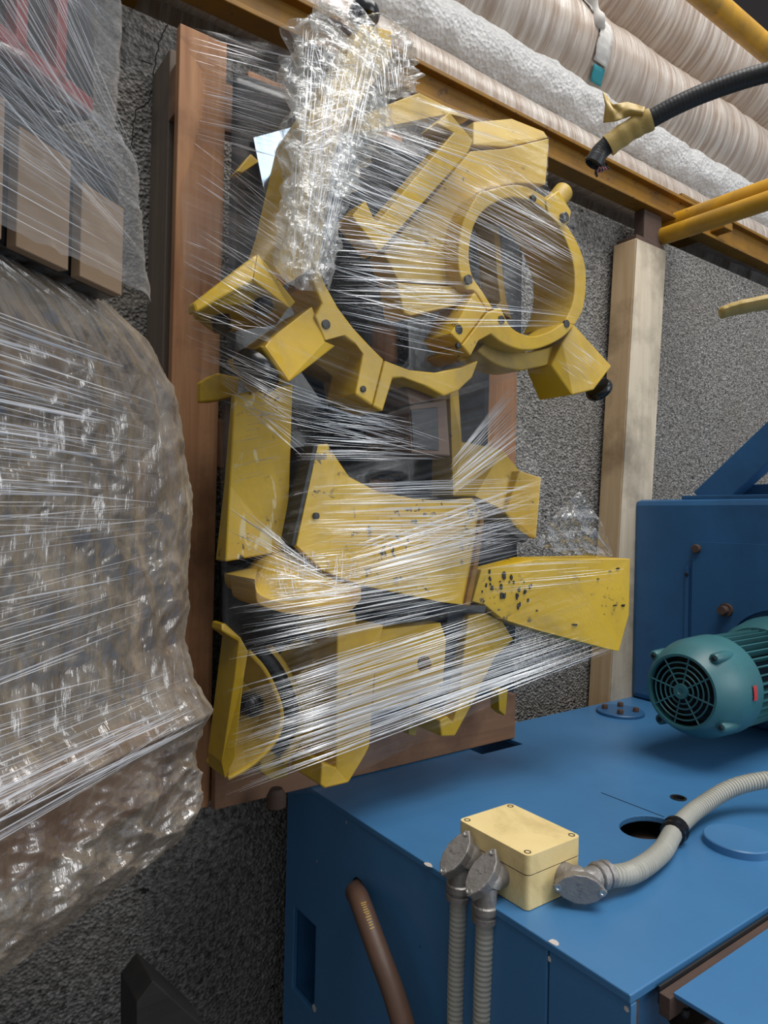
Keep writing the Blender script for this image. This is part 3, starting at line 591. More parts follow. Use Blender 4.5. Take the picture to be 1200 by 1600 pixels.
# ------------------------------------------------------------------ yellow machine parts on the pallet
# steady rest with the tall screw arm (left)
r1 = thing('steady_rest', 'yellow lathe steady rest with tall film-wrapped screw arm and open ring', 'steady rest', PY(597, 643, 1.06))
pixslab('ring_half', [(497, 408), (506, 440), (528, 480), (552, 512), (578, 540), (600, 562), (582, 634), (555, 616), (567, 553), (556, 538), (537, 524), (507, 532), (492, 494), (503, 474), (488, 440)], 1.06, 0.10, M_yel, r1, 0.003)
pixslab('ring_half', [(601, 563), (640, 578), (680, 582), (720, 574), (748, 563), (738, 590), (716, 611), (694, 619), (662, 602), (630, 590), (614, 591), (598, 643), (583, 635)], 1.06, 0.10, M_yel, r1, 0.003)
relief('web', [(507, 532, 1.10), (537, 524, 1.09), (566, 552, 1.09), (557, 618, 1.13), (541, 594, 1.17), (486, 562, 1.16)], [(0, 1, 2, 3, 4, 5)], 1.24, M_yeld, r1, 0.002)
relief('jaw_housing', [(488, 478, 1.07), (508, 533, 1.06), (525, 540, 1.07), (452, 597, 1.03), (414, 541, 1.03), (428, 524, 1.05)], [(0, 1, 2, 3, 4, 5)], 1.17, M_yel, r1, 0.003)
relief('end_cap', [(452, 598, 1.026), (440, 590, 1.03), (406, 541, 1.03), (413, 540, 1.026)], [(0, 1, 2, 3)], 1.165, M_yel, r1, 0.002)
kc = PY(400, 580, 1.06); kd = PY(385, 600, 1.06)-PY(440, 545, 1.06)
kn = lathe('hand_knob', kc, kd, [(-0.014, 0.022), (-0.010, 0.040), (0.0, 0.043), (0.010, 0.040), (0.016, 0.024), (0.016, 0.01)], M_blk, r1, 32)
for u, v, r in ((509, 507, 0.0085), (567, 608, 0.006)): screw(u, v, 1.06, r, r1, M_steel)
relief('screw_arm', [(566, 36, 1.16), (612, 48, 1.15), (613, 90, 1.15), (572, 145, 1.12), (532, 205, 1.10), (513, 300, 1.08), (499, 412, 1.065), (455, 440, 1.07), (430, 424, 1.08), (456, 333, 1.09), (478, 190, 1.12), (540, 92, 1.15)],
       [(0, 1, 2, 11), (11, 2, 3, 10), (10, 3, 4), (10, 4, 5, 9), (9, 5, 6, 8), (8, 6, 7)], 1.24, M_yel, r1, 0.003)
lathe('arm_knob', PY(569, 40, 1.19), PY(569, 14, 1.19)-PY(569, 40, 1.19), [(0, 0.014), (0.012, 0.016), (0.013, 0.030), (0.022, 0.033), (0.034, 0.030), (0.036, 0.012)], M_blk, r1, 32)
# clamp block (hollow foot) left
r1b = thing('clamp_block', 'hollow yellow clamp block with two black bolts left of the rest ring', 'clamp block', PY(336, 522, 1.2))
relief('block_face', [(301, 474, 1.02), (403, 396, 1.00), (396, 438, 0.995), (306, 488, 1.015)], [(0, 1, 2, 3)], 1.045, M_yel, r1b, 0.004)
relief('block_end', [(403, 396, 1.00), (462, 472, 1.05), (452, 482, 1.055), (396, 438, 0.997)], [(0, 1, 2, 3)], 1.10, M_yel, r1b, 0.002)
bu = [PY(*q) for q in ((306, 489, 1.018), (396, 439, 1.0), (451, 481, 1.055), (432, 508, 1.12), (336, 523, 1.17), (303, 497, 1.12))]
bu2 = [p+V(0, 0.01, 0.012) for p in bu]
obj('block_underside', bu+bu2, [(0, 1, 2, 3, 4, 5), (11, 10, 9, 8, 7, 6)]+[(i, (i+1) % 6, (i+1) % 6+6, i+6) for i in range(6)], M_yeld, r1b, False, 0.002)
for u, v, y in ((411, 475, 1.05), (346, 505, 1.10)): lathe('bolt', PY(u, v, y), (-0.1, -0.55, -0.8), [(-0.02, 0.016), (0.010, 0.016), (0.014, 0.011)], M_blk, r1b, 18)

# steady rest with closed ring (right)
r2 = thing('steady_rest', 'yellow lathe steady rest with closed round ring and lower right screw arm', 'steady rest', PY(895, 615, 1.05))
outer = [(762, 486), (742, 455), (727, 450), (716, 410), (722, 352), (746, 305), (762, 297), (807, 288), (838, 299), (860, 316), (885, 350), (905, 385), (916, 425), (912, 480), (898, 508)]
inner = [(771, 482), (752, 452), (738, 430), (733, 395), (740, 355), (757, 328), (785, 312), (807, 309), (836, 317), (858, 334), (876, 358), (890, 390), (898, 425), (896, 470), (882, 505)]
def spx(l, n=4): return [tuple(q) for q in catmull([V(*p) for p in l], n)]
outer = spx(outer); inner = spx(inner)
n_ = len(outer)
relief('ring', [(u, v, 1.06) for u, v in outer]+[(u, v, 1.06) for u, v in inner], [(i, i+1, n_+i+1, n_+i) for i in range(n_-1)], 1.19, M_yel, r2, 0.003)
low_o = [(735, 556), (747, 533), (767, 522), (787, 537), (817, 547), (847, 543), (878, 528), (898, 508)]
low_i = [(722, 540), (762, 488), (782, 480), (800, 512), (830, 525), (858, 518), (876, 507), (884, 503)]
low_o = low_o[:2]+spx(low_o[2:]); low_i = spx(low_i[2:], 4)
low_i = [(722, 540), (762, 488)]+low_i
n_ = min(len(low_o), len(low_i))
relief('ring_cap', [(u, v, 1.045) for u, v in low_o]+[(u, v, 1.045) for u, v in low_i], [(i, i+1, n_+i+1, n_+i) for i in range(n_-1)], 1.13, M_yel, r2, 0.003)
pixslab('ring_lug', [(761, 485), (721, 538), (704, 521), (713, 508), (728, 478), (742, 456)], 1.05, 0.09, M_yel, r2, 0.003)
relief('hinge_lug', [(735, 557, 1.05), (722, 541, 1.05), (708, 551, 1.07), (720, 566, 1.08), (733, 560, 1.07)], [(0, 1, 2, 3, 4)], 1.16, M_yeld, r2, 0.002)
sk_o = [(746, 548), (773, 568), (807, 578), (833, 575), (863, 567), (880, 548)]
sk_i = [(766, 526), (787, 540), (817, 550), (847, 546), (866, 540), (880, 532)]
sk_o = spx(sk_o, 3); sk_i = spx(sk_i, 3); ns_ = len(sk_o)
relief('skirt', [(u, v, 1.085) for u, v in sk_o]+[(u, v, 1.085) for u, v in sk_i], [(i, i+1, ns_+1+i, ns_+i) for i in range(ns_-1)], 1.16, M_yeld, r2, 0.003)
arm = [(897, 507, 1.05), (956, 572, 1.03), (928, 609, 1.03), (894, 617, 1.05), (861, 571, 1.075), (878, 536, 1.06)]
relief('jaw_housing', arm, [(0, 1, 2, 5), (5, 2, 3, 4)], 1.15, M_yel, r2, 0.003)
kc = PY(936, 609, 1.07); kd = PY(950, 640, 1.07)-PY(900, 560, 1.07)
lathe('hand_knob', kc, kd, [(-0.012, 0.018), (-0.010, 0.030), (-0.004, 0.034), (0.004, 0.034), (0.010, 0.030), (0.012, 0.016)], M_blk, r2, 32)
for u, v, r in ((716, 515, 0.010), (783, 500, 0.009), (885, 506, 0.009), (732, 437, 0.010), (833, 310, 0.008), (716, 540, 0.006)): screw(u, v, 1.045 if u in (783, 885) else 1.052, r, r2, M_steel)
pixslab('upper_jaw', [(853, 312), (873, 297), (893, 330), (890, 347), (877, 354), (857, 334)], 1.055, 0.09, M_yel, r2, 0.003)
lathe('jaw_tip', PY(882, 340, 1.05), (0, -1, 0), [(-0.02, 0.012), (0.004, 0.012), (0.006, 0.009)], M_blk, r2, 16)
# roller jaws reaching into the ring
tube('roller_jaw', [PY(800, 300, 1.16), PY(815, 345, 1.16)], 0.028, M_steel, r2, 18)
tube('roller_jaw', [PY(880, 300, 1.19), PY(838, 352, 1.19)], 0.026, M_yeld, r2, 18)
tube('roller_jaw', [PY(868, 520, 1.17), PY(838, 500, 1.17)], 0.018, M_steel, r2, 18)
r2b = thing('ring_spacer', 'thin yellow rear ring seen inside the closed steady rest ring', 'ring', PY(790, 480, 1.25))
ro = [(760, 335), (770, 350), (774, 390), (777, 430), (782, 470), (775, 478)]; ri = [(772, 332), (779, 350), (783, 390), (786, 430), (791, 468), (800, 500)]
relief('rear_ring', [(u, v, 1.21) for u, v in ro]+[(u, v, 1.21) for u, v in ri], [(i, i+1, 7+i, 6+i) for i in range(5)], 1.27, M_yeld, r2b, 0.002)
# body casting and slanted L bar
bc = thing('casting_body', 'tan yellow casting body with square shoulder left of the closed ring', 'casting', PY(640, 493, 1.1))
relief('casting_plate', [(736, 236, 1.13), (790, 232, 1.13), (858, 216, 1.13), (853, 288, 1.13), (806, 286, 1.13), (760, 295, 1.12), (743, 303, 1.12), (720, 350, 1.11), (713, 410, 1.10), (725, 448, 1.10), (622, 438, 1.10), (600, 394, 1.11)],
       [(0, 1, 4, 5), (1, 2, 3, 4), (0, 5, 6, 7, 11), (11, 7, 8, 10), (8, 9, 10)], 1.165, M_yeld, bc, 0.003)
relief('shoulder', [(620, 441, 1.09), (726, 449, 1.085), (730, 474, 1.085), (643, 493, 1.08), (631, 490, 1.085)], [(0, 1, 2, 3, 4)], 1.15, M_yeld, bc, 0.003)
relief('lug', [(740, 190, 1.16), (800, 185, 1.16), (850, 205, 1.15), (857, 215, 1.14), (790, 230, 1.14), (740, 226, 1.14)], [(0, 1, 2, 3, 4, 5)], 1.26, M_yeld, bc, 0.003)
lb2 = pixslab('angle_bar', [(683, 192), (702, 175), (739, 219), (733, 236), (593, 393), (550, 337), (571, 313), (588, 349), (709, 207)], 1.07, 0.055, M_yel, None, 0.002)
tag(lb2, 'slanted yellow angle bar with hooked ends across the casting', 'angle bar')
# small top casting pieces behind
tag(pixslab('flat_bar', [(640, 150), (655, 145), (735, 185), (700, 178), (520, 215), (512, 200)], 1.19, 0.03, M_yeld, None, 0.002), 'narrow yellow flat bar along the pallet top under the film', 'flat bar')
tag(pixslab('wedge_piece', [(369, 268), (392, 240), (405, 252), (378, 270)], 1.27, 0.03, M_yel, None, 0.002), 'small yellow wedge beside the polished plate', 'wedge')
# round dark casting in the middle
dk = thing('dark_roller', 'dark steel roller between the open ring and the casting body', 'roller', PY(590, 500, 1.2))
lathe('roller', PY(600, 470, 1.27), (0.1, -0.9, 0.35), [(0, 0.055), (0.07, 0.055), (0.085, 0.045), (0.087, 0.02), (0.1, 0.02)], M_steel, dk, 32)
lathe('roller_flange', PY(575, 395, 1.29), (0.1, -0.9, 0.2), [(0, 0.07), (0.03, 0.07), (0.035, 0.06)], M_steel, dk, 32)

# guard panel, left middle
g1 = thing('guard_panel', 'tall narrow yellow guard panel with scraped paint at left middle', 'guard', PY(352, 877, 1.2))
relief('flange', [(313, 597, 1.23), (340, 582, 1.20), (374, 590, 1.20), (372, 619, 1.20), (341, 625, 1.20), (313, 628, 1.23)], [(0, 1, 4, 5), (1, 2, 3, 4)], 1.25, M_yel, g1, 0.003)
relief('panel', [(366, 616, 1.17), (458, 600, 1.15), (453, 760, 1.14), (446, 862, 1.13), (352, 878, 1.14), (358, 760, 1.16)], [(0, 1, 2, 5), (5, 2, 3, 4)], 1.185, M_yels, g1, 0.003)
# big curved plate
g2 = thing('curved_plate', 'large yellow guard plate with concave top edge and pointed left horn', 'guard plate', PY(463, 853, 1.08))
po = [(497, 695, 1.09), (512, 693, 1.09), (526, 716, 1.09), (546, 745, 1.09), (590, 768, 1.085), (650, 780, 1.08), (710, 783, 1.075), (738, 778, 1.07), (752, 800, 1.07), (742, 880, 1.065), (728, 946, 1.06), (690, 941, 1.06), (620, 926, 1.065), (560, 914, 1.07), (505, 892, 1.08), (463, 853, 1.085)]
relief('plate', po, [(0, 1, 2, 15), (2, 3, 14, 15), (3, 4, 13, 14), (4, 5, 12, 13), (5, 6, 11, 12), (6, 7, 8, 9), (6, 9, 10, 11)], 1.10, M_yelw, g2, 0.0015)
pixslab('side_flange', [(463, 853), (497, 695), (490, 695), (455, 852)], 1.09, 0.16, M_steel, g2, 0.001)
for u, v in ((494, 806), (583, 825)): screw(u, v, 1.083, 0.006, g2, M_steel)
relief('edge_strip', [(752, 800, 1.062), (758, 800, 1.062), (748, 880, 1.056), (735, 946, 1.052), (727, 946, 1.052), (741, 880, 1.056)], [(0, 1, 2, 5), (5, 2, 3, 4)], 1.09, M_beam, g2, 0.001)
# right end plate
g3 = thing('end_plate', 'flat chipped yellow plate sticking out bare to the right', 'plate', PY(967, 1018, 1.0))
def epy(u): return 1.08-(u-752)*0.00043
relief('plate', [(u, v, epy(u)) for u, v in ((752, 890), (842, 873), (985, 873), (983, 960), (967, 1018), (948, 1014), (900, 1001), (840, 985), (786, 968), (757, 945), (738, 940))],
       [(0, 1, 8, 9, 10), (1, 2, 3, 6, 7, 8), (3, 4, 5, 6)], 1.115, M_yelw, g3, 0.0015)
for b in range(26):   # chipped bare patches left of the middle
    u = 750+rng.random()**1.3*95; v = 905+(u-750)*0.35+rng.normal(0, 12); s = 0.0016+0.0045*rng.random()**2
    pt = PY(u, v, epy(u)-0.0018); o_ = [(pt[0]+s*0.8*math.cos(t)*(0.5+rng.random()), pt[2]+s*1.5*math.sin(t)*(0.5+rng.random())) for t in np.linspace(0, 6.28, 8)[:-1]]
    slab('paint_chip', [o_], (0, pt[1], 0), (1, 0, 0), (0, 0, 1), (0, 0.006, 0), M_steel, g3)
for u, v, s in ((975, 946, 0.004), (962, 946, 0.003), (900, 976, 0.005), (936, 905, 0.002), (955, 892, 0.002), (967, 888, 0.003)):
    pt = PY(u, v, epy(u)-0.0018); o_ = [(pt[0]+s*1.6*math.cos(t)*(0.5+rng.random()), pt[2]+s*0.6*math.sin(t)*(0.5+rng.random())) for t in np.linspace(0, 6.28, 8)[:-1]]
    slab('paint_chip', [o_], (0, pt[1], 0), (1, 0, 0), (0, 0, 1), (0, 0.006, 0), M_steel, g3)
# right middle bracket
g4 = thing('side_bracket', 'yellow bracket under the fan of film at the right edge of the pallet', 'bracket', PY(790, 830, 1.15))
relief('back_plate', [(703, 602, 1.24), (716, 600, 1.24), (722, 690, 1.22), (785, 702, 1.20), (812, 735, 1.17), (790, 800, 1.16), (742, 776, 1.18), (708, 776, 1.22)], [(0, 1, 2, 7), (2, 3, 4, 5, 6, 7)], 1.30, M_yel, g4, 0.003)
relief('end_tab', [(812, 735, 1.15), (846, 746, 1.12), (838, 842, 1.11), (815, 836, 1.13), (790, 802, 1.15)], [(0, 1, 2, 3, 4)], 1.26, M_yel, g4, 0.003)
relief('bare_foot', [(790, 815, 1.14), (828, 838, 1.12), (822, 848, 1.12), (786, 826, 1.14)], [(0, 1, 2, 3)], 1.22, M_steel, g4, 0.002)
# brown stop block
g5 = thing('stop_block', 'brown stop block with sloping top below the open ring', 'block', PY(643, 710, 1.15))
relief('cap', [(630, 588, 1.11), (690, 586, 1.10), (698, 622, 1.085), (640, 632, 1.09)], [(0, 1, 2, 3)], 1.26, M_brown, g5, 0.003)
relief('column', [(640, 633, 1.10), (698, 623, 1.095), (704, 713, 1.095), (643, 708, 1.10)], [(0, 1, 2, 3)], 1.26, M_brown, g5, 0.003)
relief('inset', [(642, 640, 1.098), (684, 636, 1.095), (686, 704, 1.095), (646, 702, 1.098)], [(0, 1, 2, 3)], 1.12, M_steel, g5, 0.001)
# wooden-edged rounded tray
tr = thing('rounded_tray', 'rounded yellow shelf plate with tan rim under bunched film', 'tray', PY(480, 962, 1.1))
rim = spx([(398, 905), (402, 926), (425, 938), (455, 945), (505, 948), (545, 941), (564, 922)], 4); nr_ = len(rim)
rimb = [(u, v+4+11*math.sin(math.pi*min(1, (i+2)/(nr_*0.7)))**0.6 if i < nr_*0.68 else v+12, y) for i, (u, v, y) in enumerate([(u, v, 1.035) for u, v in rim])]
rimb = [(u, v+14*min(1, 0.5+i/8), 1.035) for i, (u, v) in enumerate(rim)]
relief('tray_rim', [(u, v, 1.032) for u, v in rim]+rimb, [(i, i+1, nr_+i+1, nr_+i) for i in range(nr_-1)], 1.13, M_ring, tr, 0.001)
tp_ = spx([(402, 890), (418, 872), (445, 862), (480, 862), (520, 870), (550, 885), (562, 905)], 4)
relief('tray_top', [(u, v, 1.036) for u, v in rim]+[(u, v, 1.12) for u, v in tp_], [(i, i+1, nr_+i+1, nr_+i) for i in range(nr_-1)], 1.16, M_yeld, tr, 0.001)
# dark channel under the big plate
ch = thing('black_channel', 'black steel channel lying between the big plate and the lower brackets', 'channel', PY(640, 960, 1.1))
relief('channel', [(560, 913, 1.10), (640, 930, 1.09), (700, 944, 1.08), (762, 947, 1.06), (757, 959, 1.06), (700, 957, 1.08), (640, 962, 1.10), (560, 950, 1.12)], [(0, 1, 6, 7), (1, 2, 5, 6), (2, 3, 4, 5)], 1.20, M_steel, ch, 0.002)
relief('leg', [(700, 950, 1.12), (730, 952, 1.11), (716, 1060, 1.13), (704, 1125, 1.14), (692, 1120, 1.14), (694, 1040, 1.13)], [(0, 1, 2, 5), (5, 2, 3, 4)], 1.28, M_steel, ch, 0.002)
# half-round guard, bottom left
hg = thing('half_round_guard', 'half-round yellow belt guard with black rubber rim at the pallet foot', 'guard', PY(355, 1215, 1.1))
relief('frame_strip', [(346, 975, 1.12), (352, 974, 1.12), (376, 996, 1.09), (388, 1018, 1.08), (381, 1060, 1.08), (367, 1185, 1.08), (352, 1217, 1.09), (346, 1190, 1.10), (366, 1060, 1.09), (373, 1003, 1.09), (346, 986, 1.115)],
       [(0, 1, 2, 9, 10), (2, 3, 4, 8, 9), (4, 5, 7, 8), (5, 6, 7)], 1.16, M_yel, hg, 0.002)
arc = [(388, 1018), (412, 1045), (430, 1080), (440, 1118), (433, 1150), (412, 1178), (385, 1200), (356, 1216)]
cen = (372, 1110)
av = [(u, v, 1.12) for u, v in arc]+[((u+cen[0])/2, (v+cen[1])/2, 1.165) for u, v in arc]+[(cen[0], cen[1], 1.18)]
relief('bowl', av, [(i, i+1, 9+i, 8+i) for i in range(7)]+[(8+i, 9+i, 16) for i in range(7)], 1.22, M_yeld, hg, 0.0)
tube('rim', catmull([PY(u, v, 1.10) for u, v in arc], 5), 0.0045, M_yel, hg, 8)
tube('rubber_rim', catmull([PY(u+12+3*math.sin(i*0.45), v-2, 1.12) for i, (u, v) in enumerate(arc[:-2])], 5), 0.010, M_blk, hg, 10, True, True, 1.6)
tube('outer_rim', catmull([PY(u+28, v-4+i*3, 1.15) for i, (u, v) in enumerate(arc[:-2])], 5), 0.012, M_yeld, hg, 10)
lathe('hub', PY(388, 1100, 1.165), (0.1, -1, 0), [(0, 0.022), (0.02, 0.02), (0.025, 0.012)], M_blk, hg, 24)
tg = thing('tongue_plate', 'tapered yellow tongue plate between the half-round guard and the hook bracket', 'plate', PY(470, 1215, 1.17))
relief('tongue', [(463, 1058, 1.14), (514, 1012, 1.13), (506, 1090, 1.13), (494, 1160, 1.14), (468, 1175, 1.15), (470, 1110, 1.15)], [(0, 1, 2, 5), (5, 2, 3, 4)], 1.26, M_yel, tg, 0.003)
relief('tail', [(408, 1165, 1.16), (456, 1160, 1.16), (450, 1215, 1.16), (425, 1220, 1.16), (406, 1205, 1.16)], [(0, 1, 2, 3, 4)], 1.27, M_yeld, tg, 0.004)
lathe('foot_knob', PY(432, 1232, 1.25), (0, 0, -1), [(0, 0.012), (0.015, 0.02), (0.035, 0.02), (0.04, 0.012)], M_rust, tg, 20)
# hook bracket with holed plate
hb = thing('hook_bracket', 'tall yellow hook bracket with holed plate hanging over the blue machine', 'bracket', PY(508, 1232, 1.06))
relief('hook', [(527, 988, 1.06), (549, 984, 1.06), (600, 976, 1.06), (585, 1060, 1.055), (578, 1165, 1.05), (570, 1182, 1.05), (545, 1223, 1.05), (508, 1232, 1.05), (501, 1227, 1.05), (503, 1191, 1.055), (525, 1199, 1.055), (526, 1080, 1.06)],
       [(0, 1, 2, 3, 11), (11, 3, 4, 10), (4, 5, 6, 10), (6, 7, 8, 9, 10)], 1.16, M_yel, hb, 0.003)
relief('hook_top', [(509, 966, 1.08), (556, 957, 1.08), (558, 990, 1.08), (549, 993, 1.08), (547, 982, 1.08), (528, 986, 1.08), (510, 1000, 1.08)], [(0, 1, 2, 3, 4, 5, 6)], 1.18, M_yeld, hb, 0.003)
hole = [(663+11*math.cos(t), 1038+14*math.sin(t)) for t in np.linspace(0, 2*math.pi, 21)[:-1]]
pixslab('holed_plate', [(590, 985), (688, 973), (697, 1000), (692, 1072), (662, 1086), (620, 1100), (582, 1112), (586, 1050)], 1.09, 0.04, M_yel, hb, 0.003, [hole])
for pl in ([(640, 1076), (656, 1080), (650, 1150), (639, 1148)], [(664, 1116), (688, 1113), (690, 1130), (668, 1136)]): pixslab('finger', pl, 1.20, 0.03, M_yel, hb, 0.002)
bk = thing('swan_bracket', 'yellow swan-neck bracket with pointed foot at the right of the pallet foot', 'bracket', PY(690, 1150, 1.12))
relief('bracket', [(731, 962, 1.10), (757, 957, 1.09), (786, 972, 1.08), (803, 1000, 1.09), (775, 1025, 1.10), (752, 1070, 1.10), (736, 1104, 1.10), (711, 1150, 1.10), (690, 1151, 1.10), (687, 1126, 1.10), (700, 1119, 1.10), (708, 1129, 1.10), (716, 1100, 1.10), (723, 1040, 1.10)],
       [(0, 1, 4, 13), (1, 2, 3, 4), (4, 5, 13), (5, 6, 12, 13), (6, 7, 11, 12), (7, 8, 9, 10, 11)], 1.20, M_yel, bk, 0.003)
screw(806, 1018, 1.085, 0.02, bk, M_steel)
pixslab('finger', [(779, 1080), (794, 1077), (790, 1119), (780, 1110)], 1.22, 0.03, M_yel, bk, 0.002)

# ------------------------------------------------------------------ stretch film over the pallet load
class TPS:
    def __init__(s, pts, smooth=2e-3):
        P = np.array(pts, float); s.c = P[:, :2]/600; n = len(P)
        d = np.linalg.norm(s.c[:, None]-s.c[None], axis=2); K = np.where(d > 0, d*d*np.log(d+1e-12), 0)+smooth*np.eye(n)
        Q = np.c_[np.ones(n), s.c]; A = np.block([[K, Q], [Q.T, np.zeros((3, 3))]]); s.w = np.linalg.solve(A, np.r_[P[:, 2], np.zeros(3)])
    def __call__(s, u, v):
        x = np.stack([np.asarray(u, float), np.asarray(v, float)], -1)/600; sh = x.shape[:-1]; x = x.reshape(-1, 2)
        d = np.linalg.norm(x[:, None]-s.c[None], axis=2); K = np.where(d > 0, d*d*np.log(d+1e-12), 0)
        return (K@s.w[:-3]+s.w[-3]+x@s.w[-2:]).reshape(sh)
def PYa(u, v, Y):
    u = np.asarray(u, float); v = np.asarray(v, float); d = CF+CR*((u-600)/F_PX)[..., None]+CU*((800-v)/F_PX)[..., None]
    return d*(np.asarray(Y)/d[..., 1])[..., None]
FY_ = TPS([(280, 38, 1.33), (455, 80, 1.27), (520, 100, 1.10), (580, 60, 1.09), (640, 150, 1.12), (750, 185, 1.10), (858, 214, 1.09), (856, 290, 1.06), (895, 330, 1.02), (918, 415, 1.03), (908, 500, 1.03), (957, 572, 1.01), (920, 612, 1.01),
 (283, 300, 1.33), (285, 560, 1.33), (820, 582, 1.20), (828, 690, 1.15), (848, 748, 1.09), (840, 850, 1.07), (745, 895, 1.03), (735, 945, 1.02), (960, 1015, 0.965), (985, 873, 0.96), (870, 1050, 1.04), (800, 1085, 1.07), (690, 1150, 1.07), (640, 1170, 1.10), (560, 1200, 1.02), (500, 1232, 1.02), (350, 1250, 1.09), (345, 640, 1.25), (350, 930, 1.10), (345, 1100, 1.07),
 (301, 474, 0.995), (403, 396, 0.97), (440, 500, 0.985), (400, 580, 0.985), (452, 597, 0.99), (560, 560, 1.02), (597, 640, 1.03), (702, 178, 1.04), (590, 390, 1.04), (660, 290, 1.04), (740, 430, 1.03), (720, 520, 1.01), (830, 540, 1.005), (800, 400, 1.03), (400, 700, 1.11), (400, 850, 1.09), (497, 695, 1.06), (600, 850, 1.045), (700, 860, 1.04), (480, 940, 1.02), (540, 1100, 1.015), (376, 1000, 1.05), (365, 1190, 1.05), (650, 1040, 1.05), (670, 680, 1.06), (640, 600, 1.06), (500, 240, 1.04), (470, 380, 1.03)])
def coons(top, right, bottom, left, nu, nv):
    def par(pl, n):
        p = np.array(pl, float); d = np.r_[0, np.cumsum(np.linalg.norm(np.diff(p, axis=0), axis=1))]; s = np.linspace(0, d[-1], n)
        return np.c_[np.interp(s, d, p[:, 0]), np.interp(s, d, p[:, 1])]
    T, B = par(top, nu), par(bottom, nu); L, R_ = par(left, nv), par(right, nv); s = np.linspace(0, 1, nu)[None, :, None]; t = np.linspace(0, 1, nv)[:, None, None]
    return (1-t)*T[None]+t*B[None]+(1-s)*L[:, None]+s*R_[:, None]-((1-s)*(1-t)*T[0]+s*(1-t)*T[-1]+(1-s)*t*B[0]+s*t*B[-1])
def gridobj(name, P3, uv, mat, parent):
    nv, nu = P3.shape[:2]; fs = [(j*nu+i, j*nu+i+1, (j+1)*nu+i+1, (j+1)*nu+i) for j in range(nv-1) for i in range(nu-1)]
    o = obj(name, P3.reshape(-1, 3), fs, mat, parent, True, 0, False)
    l = o.data.uv_layers.new(name='UVMap'); idx = np.zeros(len(o.data.loops), int); o.data.loops.foreach_get('vertex_index', idx)
    l.data.foreach_set('uv', uv.reshape(-1, 2)[idx].astype(np.float32).ravel()); return o
from mathutils.bvhtree import BVHTree
def bvh_of(names):
    vs, fs = [], []
    def add(o):
        if o.type == 'MESH':
            k = len(vs); og = V(*o['_o']); vs.extend([tuple(V(*v.co)+og) for v in o.data.vertices]); fs.extend([tuple(i+k for i in p.vertices) for p in o.data.polygons])
        for c_ in o.children: add(c_)
    for o in list(COL.objects):
        if o.parent is None and o.name.split('.')[0] in names: add(o)
    return BVHTree.FromPolygons(vs, fs)
LOAD = bvh_of({'steady_rest', 'clamp_block', 'casting_body', 'angle_bar', 'flat_bar', 'guard_panel', 'curved_plate', 'end_plate', 'side_bracket', 'stop_block', 'rounded_tray', 'black_channel', 'half_round_guard', 'tongue_plate', 'hook_bracket', 'swan_bracket', 'polished_plate', 'dark_roller', 'ring_spacer'})
class Taut:
    """film surface: the smooth pull surface, pushed out wherever a part would poke through"""
    def __init__(s, base, u0, u1, v0, v1, st=7, gap=0.010):
        s.u = np.arange(u0, u1+st, st, float); s.v = np.arange(v0, v1+st, st, float); U, W_ = np.meshgrid(s.u, s.v); Y = base(U, W_); lim = np.full(Y.shape, 9.0)
        for j in range(len(s.v)):
            for i in range(len(s.u)):
                d = ray(s.u[i], s.v[j]); h_ = LOAD.ray_cast(Vector((0, 0, 0)), Vector(d).normalized(), 4.0)
                if h_[0] is not None: lim[j, i] = h_[0][1]-gap
        for _ in range(10):
            Y = np.minimum(Y, lim); Z_ = np.pad(Y, 1, mode='edge'); Y = (Z_[1:-1, 1:-1]*2+Z_[:-2, 1:-1]+Z_[2:, 1:-1]+Z_[1:-1, :-2]+Z_[1:-1, 2:])/6
        s.Y = np.minimum(Y, lim); s.st = st
    def __call__(s, u, v):
        x = np.clip((np.asarray(u, float)-s.u[0])/s.st, 0, len(s.u)-1.001); y = np.clip((np.asarray(v, float)-s.v[0])/s.st, 0, len(s.v)-1.001)
        i = x.astype(int); j = y.astype(int); a = x-i; b = y-j; Y = s.Y
        return (Y[j, i]*(1-a)+Y[j, i+1]*a)*(1-b)+(Y[j+1, i]*(1-a)+Y[j+1, i+1]*a)*b
FS_ = Taut(FY_, 262, 1000, 20, 1270)
M_film = filmmat('stretch_film', base=0.014, streak=0.10, haze=0.35, rough=0.14, su=1.6, sv=170, edge=0.25)
M_filmb = filmmat('bunched_film', base=0.10, streak=0.4, haze=0.35, rough=0.14, su=6, sv=60, bstr=1.0, crumple=55, edge=0.6)
M_str = filmmat('film_wrinkle', base=0.78, streak=0.0, haze=0.5, hazecol=(0.95, 0.96, 1.0), rough=0.25, bstr=0.0)
M_str2 = filmmat('thin_film_wrinkle', base=0.55, streak=0.0, haze=0.45, hazecol=(0.95, 0.96, 1.0), rough=0.22, bstr=0.0)
film = thing('stretch_film_wrap', 'clear stretch film pulled tight round the yellow parts and pallet', 'stretch film', (0.95, 1.1, z0))
def patch(parent, mat, edges, ang, surf, nu=90, nv=90, amp=0.004, seed=1, off=0.0, cells=(30, 6)):
    C = coons(*edges, nu, nv); a = math.radians(ang); X, Yp = C[..., 0], C[..., 1]
    Y = surf(X, Yp)-off; s_ = (X*math.cos(a)+Yp*math.sin(a))/1000; t_ = (-X*math.sin(a)+Yp*math.cos(a))/1000
    # taut wrinkles running along the pull
    r = np.random.default_rng(seed); W = vnoise((400, 60), (90, 5), seed); tt = ((t_-t_.min())/(np.ptp(t_)+1e-6)*399).astype(int); ss = ((s_-s_.min())/(np.ptp(s_)+1e-6)*59).astype(int)
    Y = Y+amp*W[tt, ss]; return gridobj('film_sheet', PYa(X, Yp, Y), np.stack([s_, t_], -1), mat, parent)
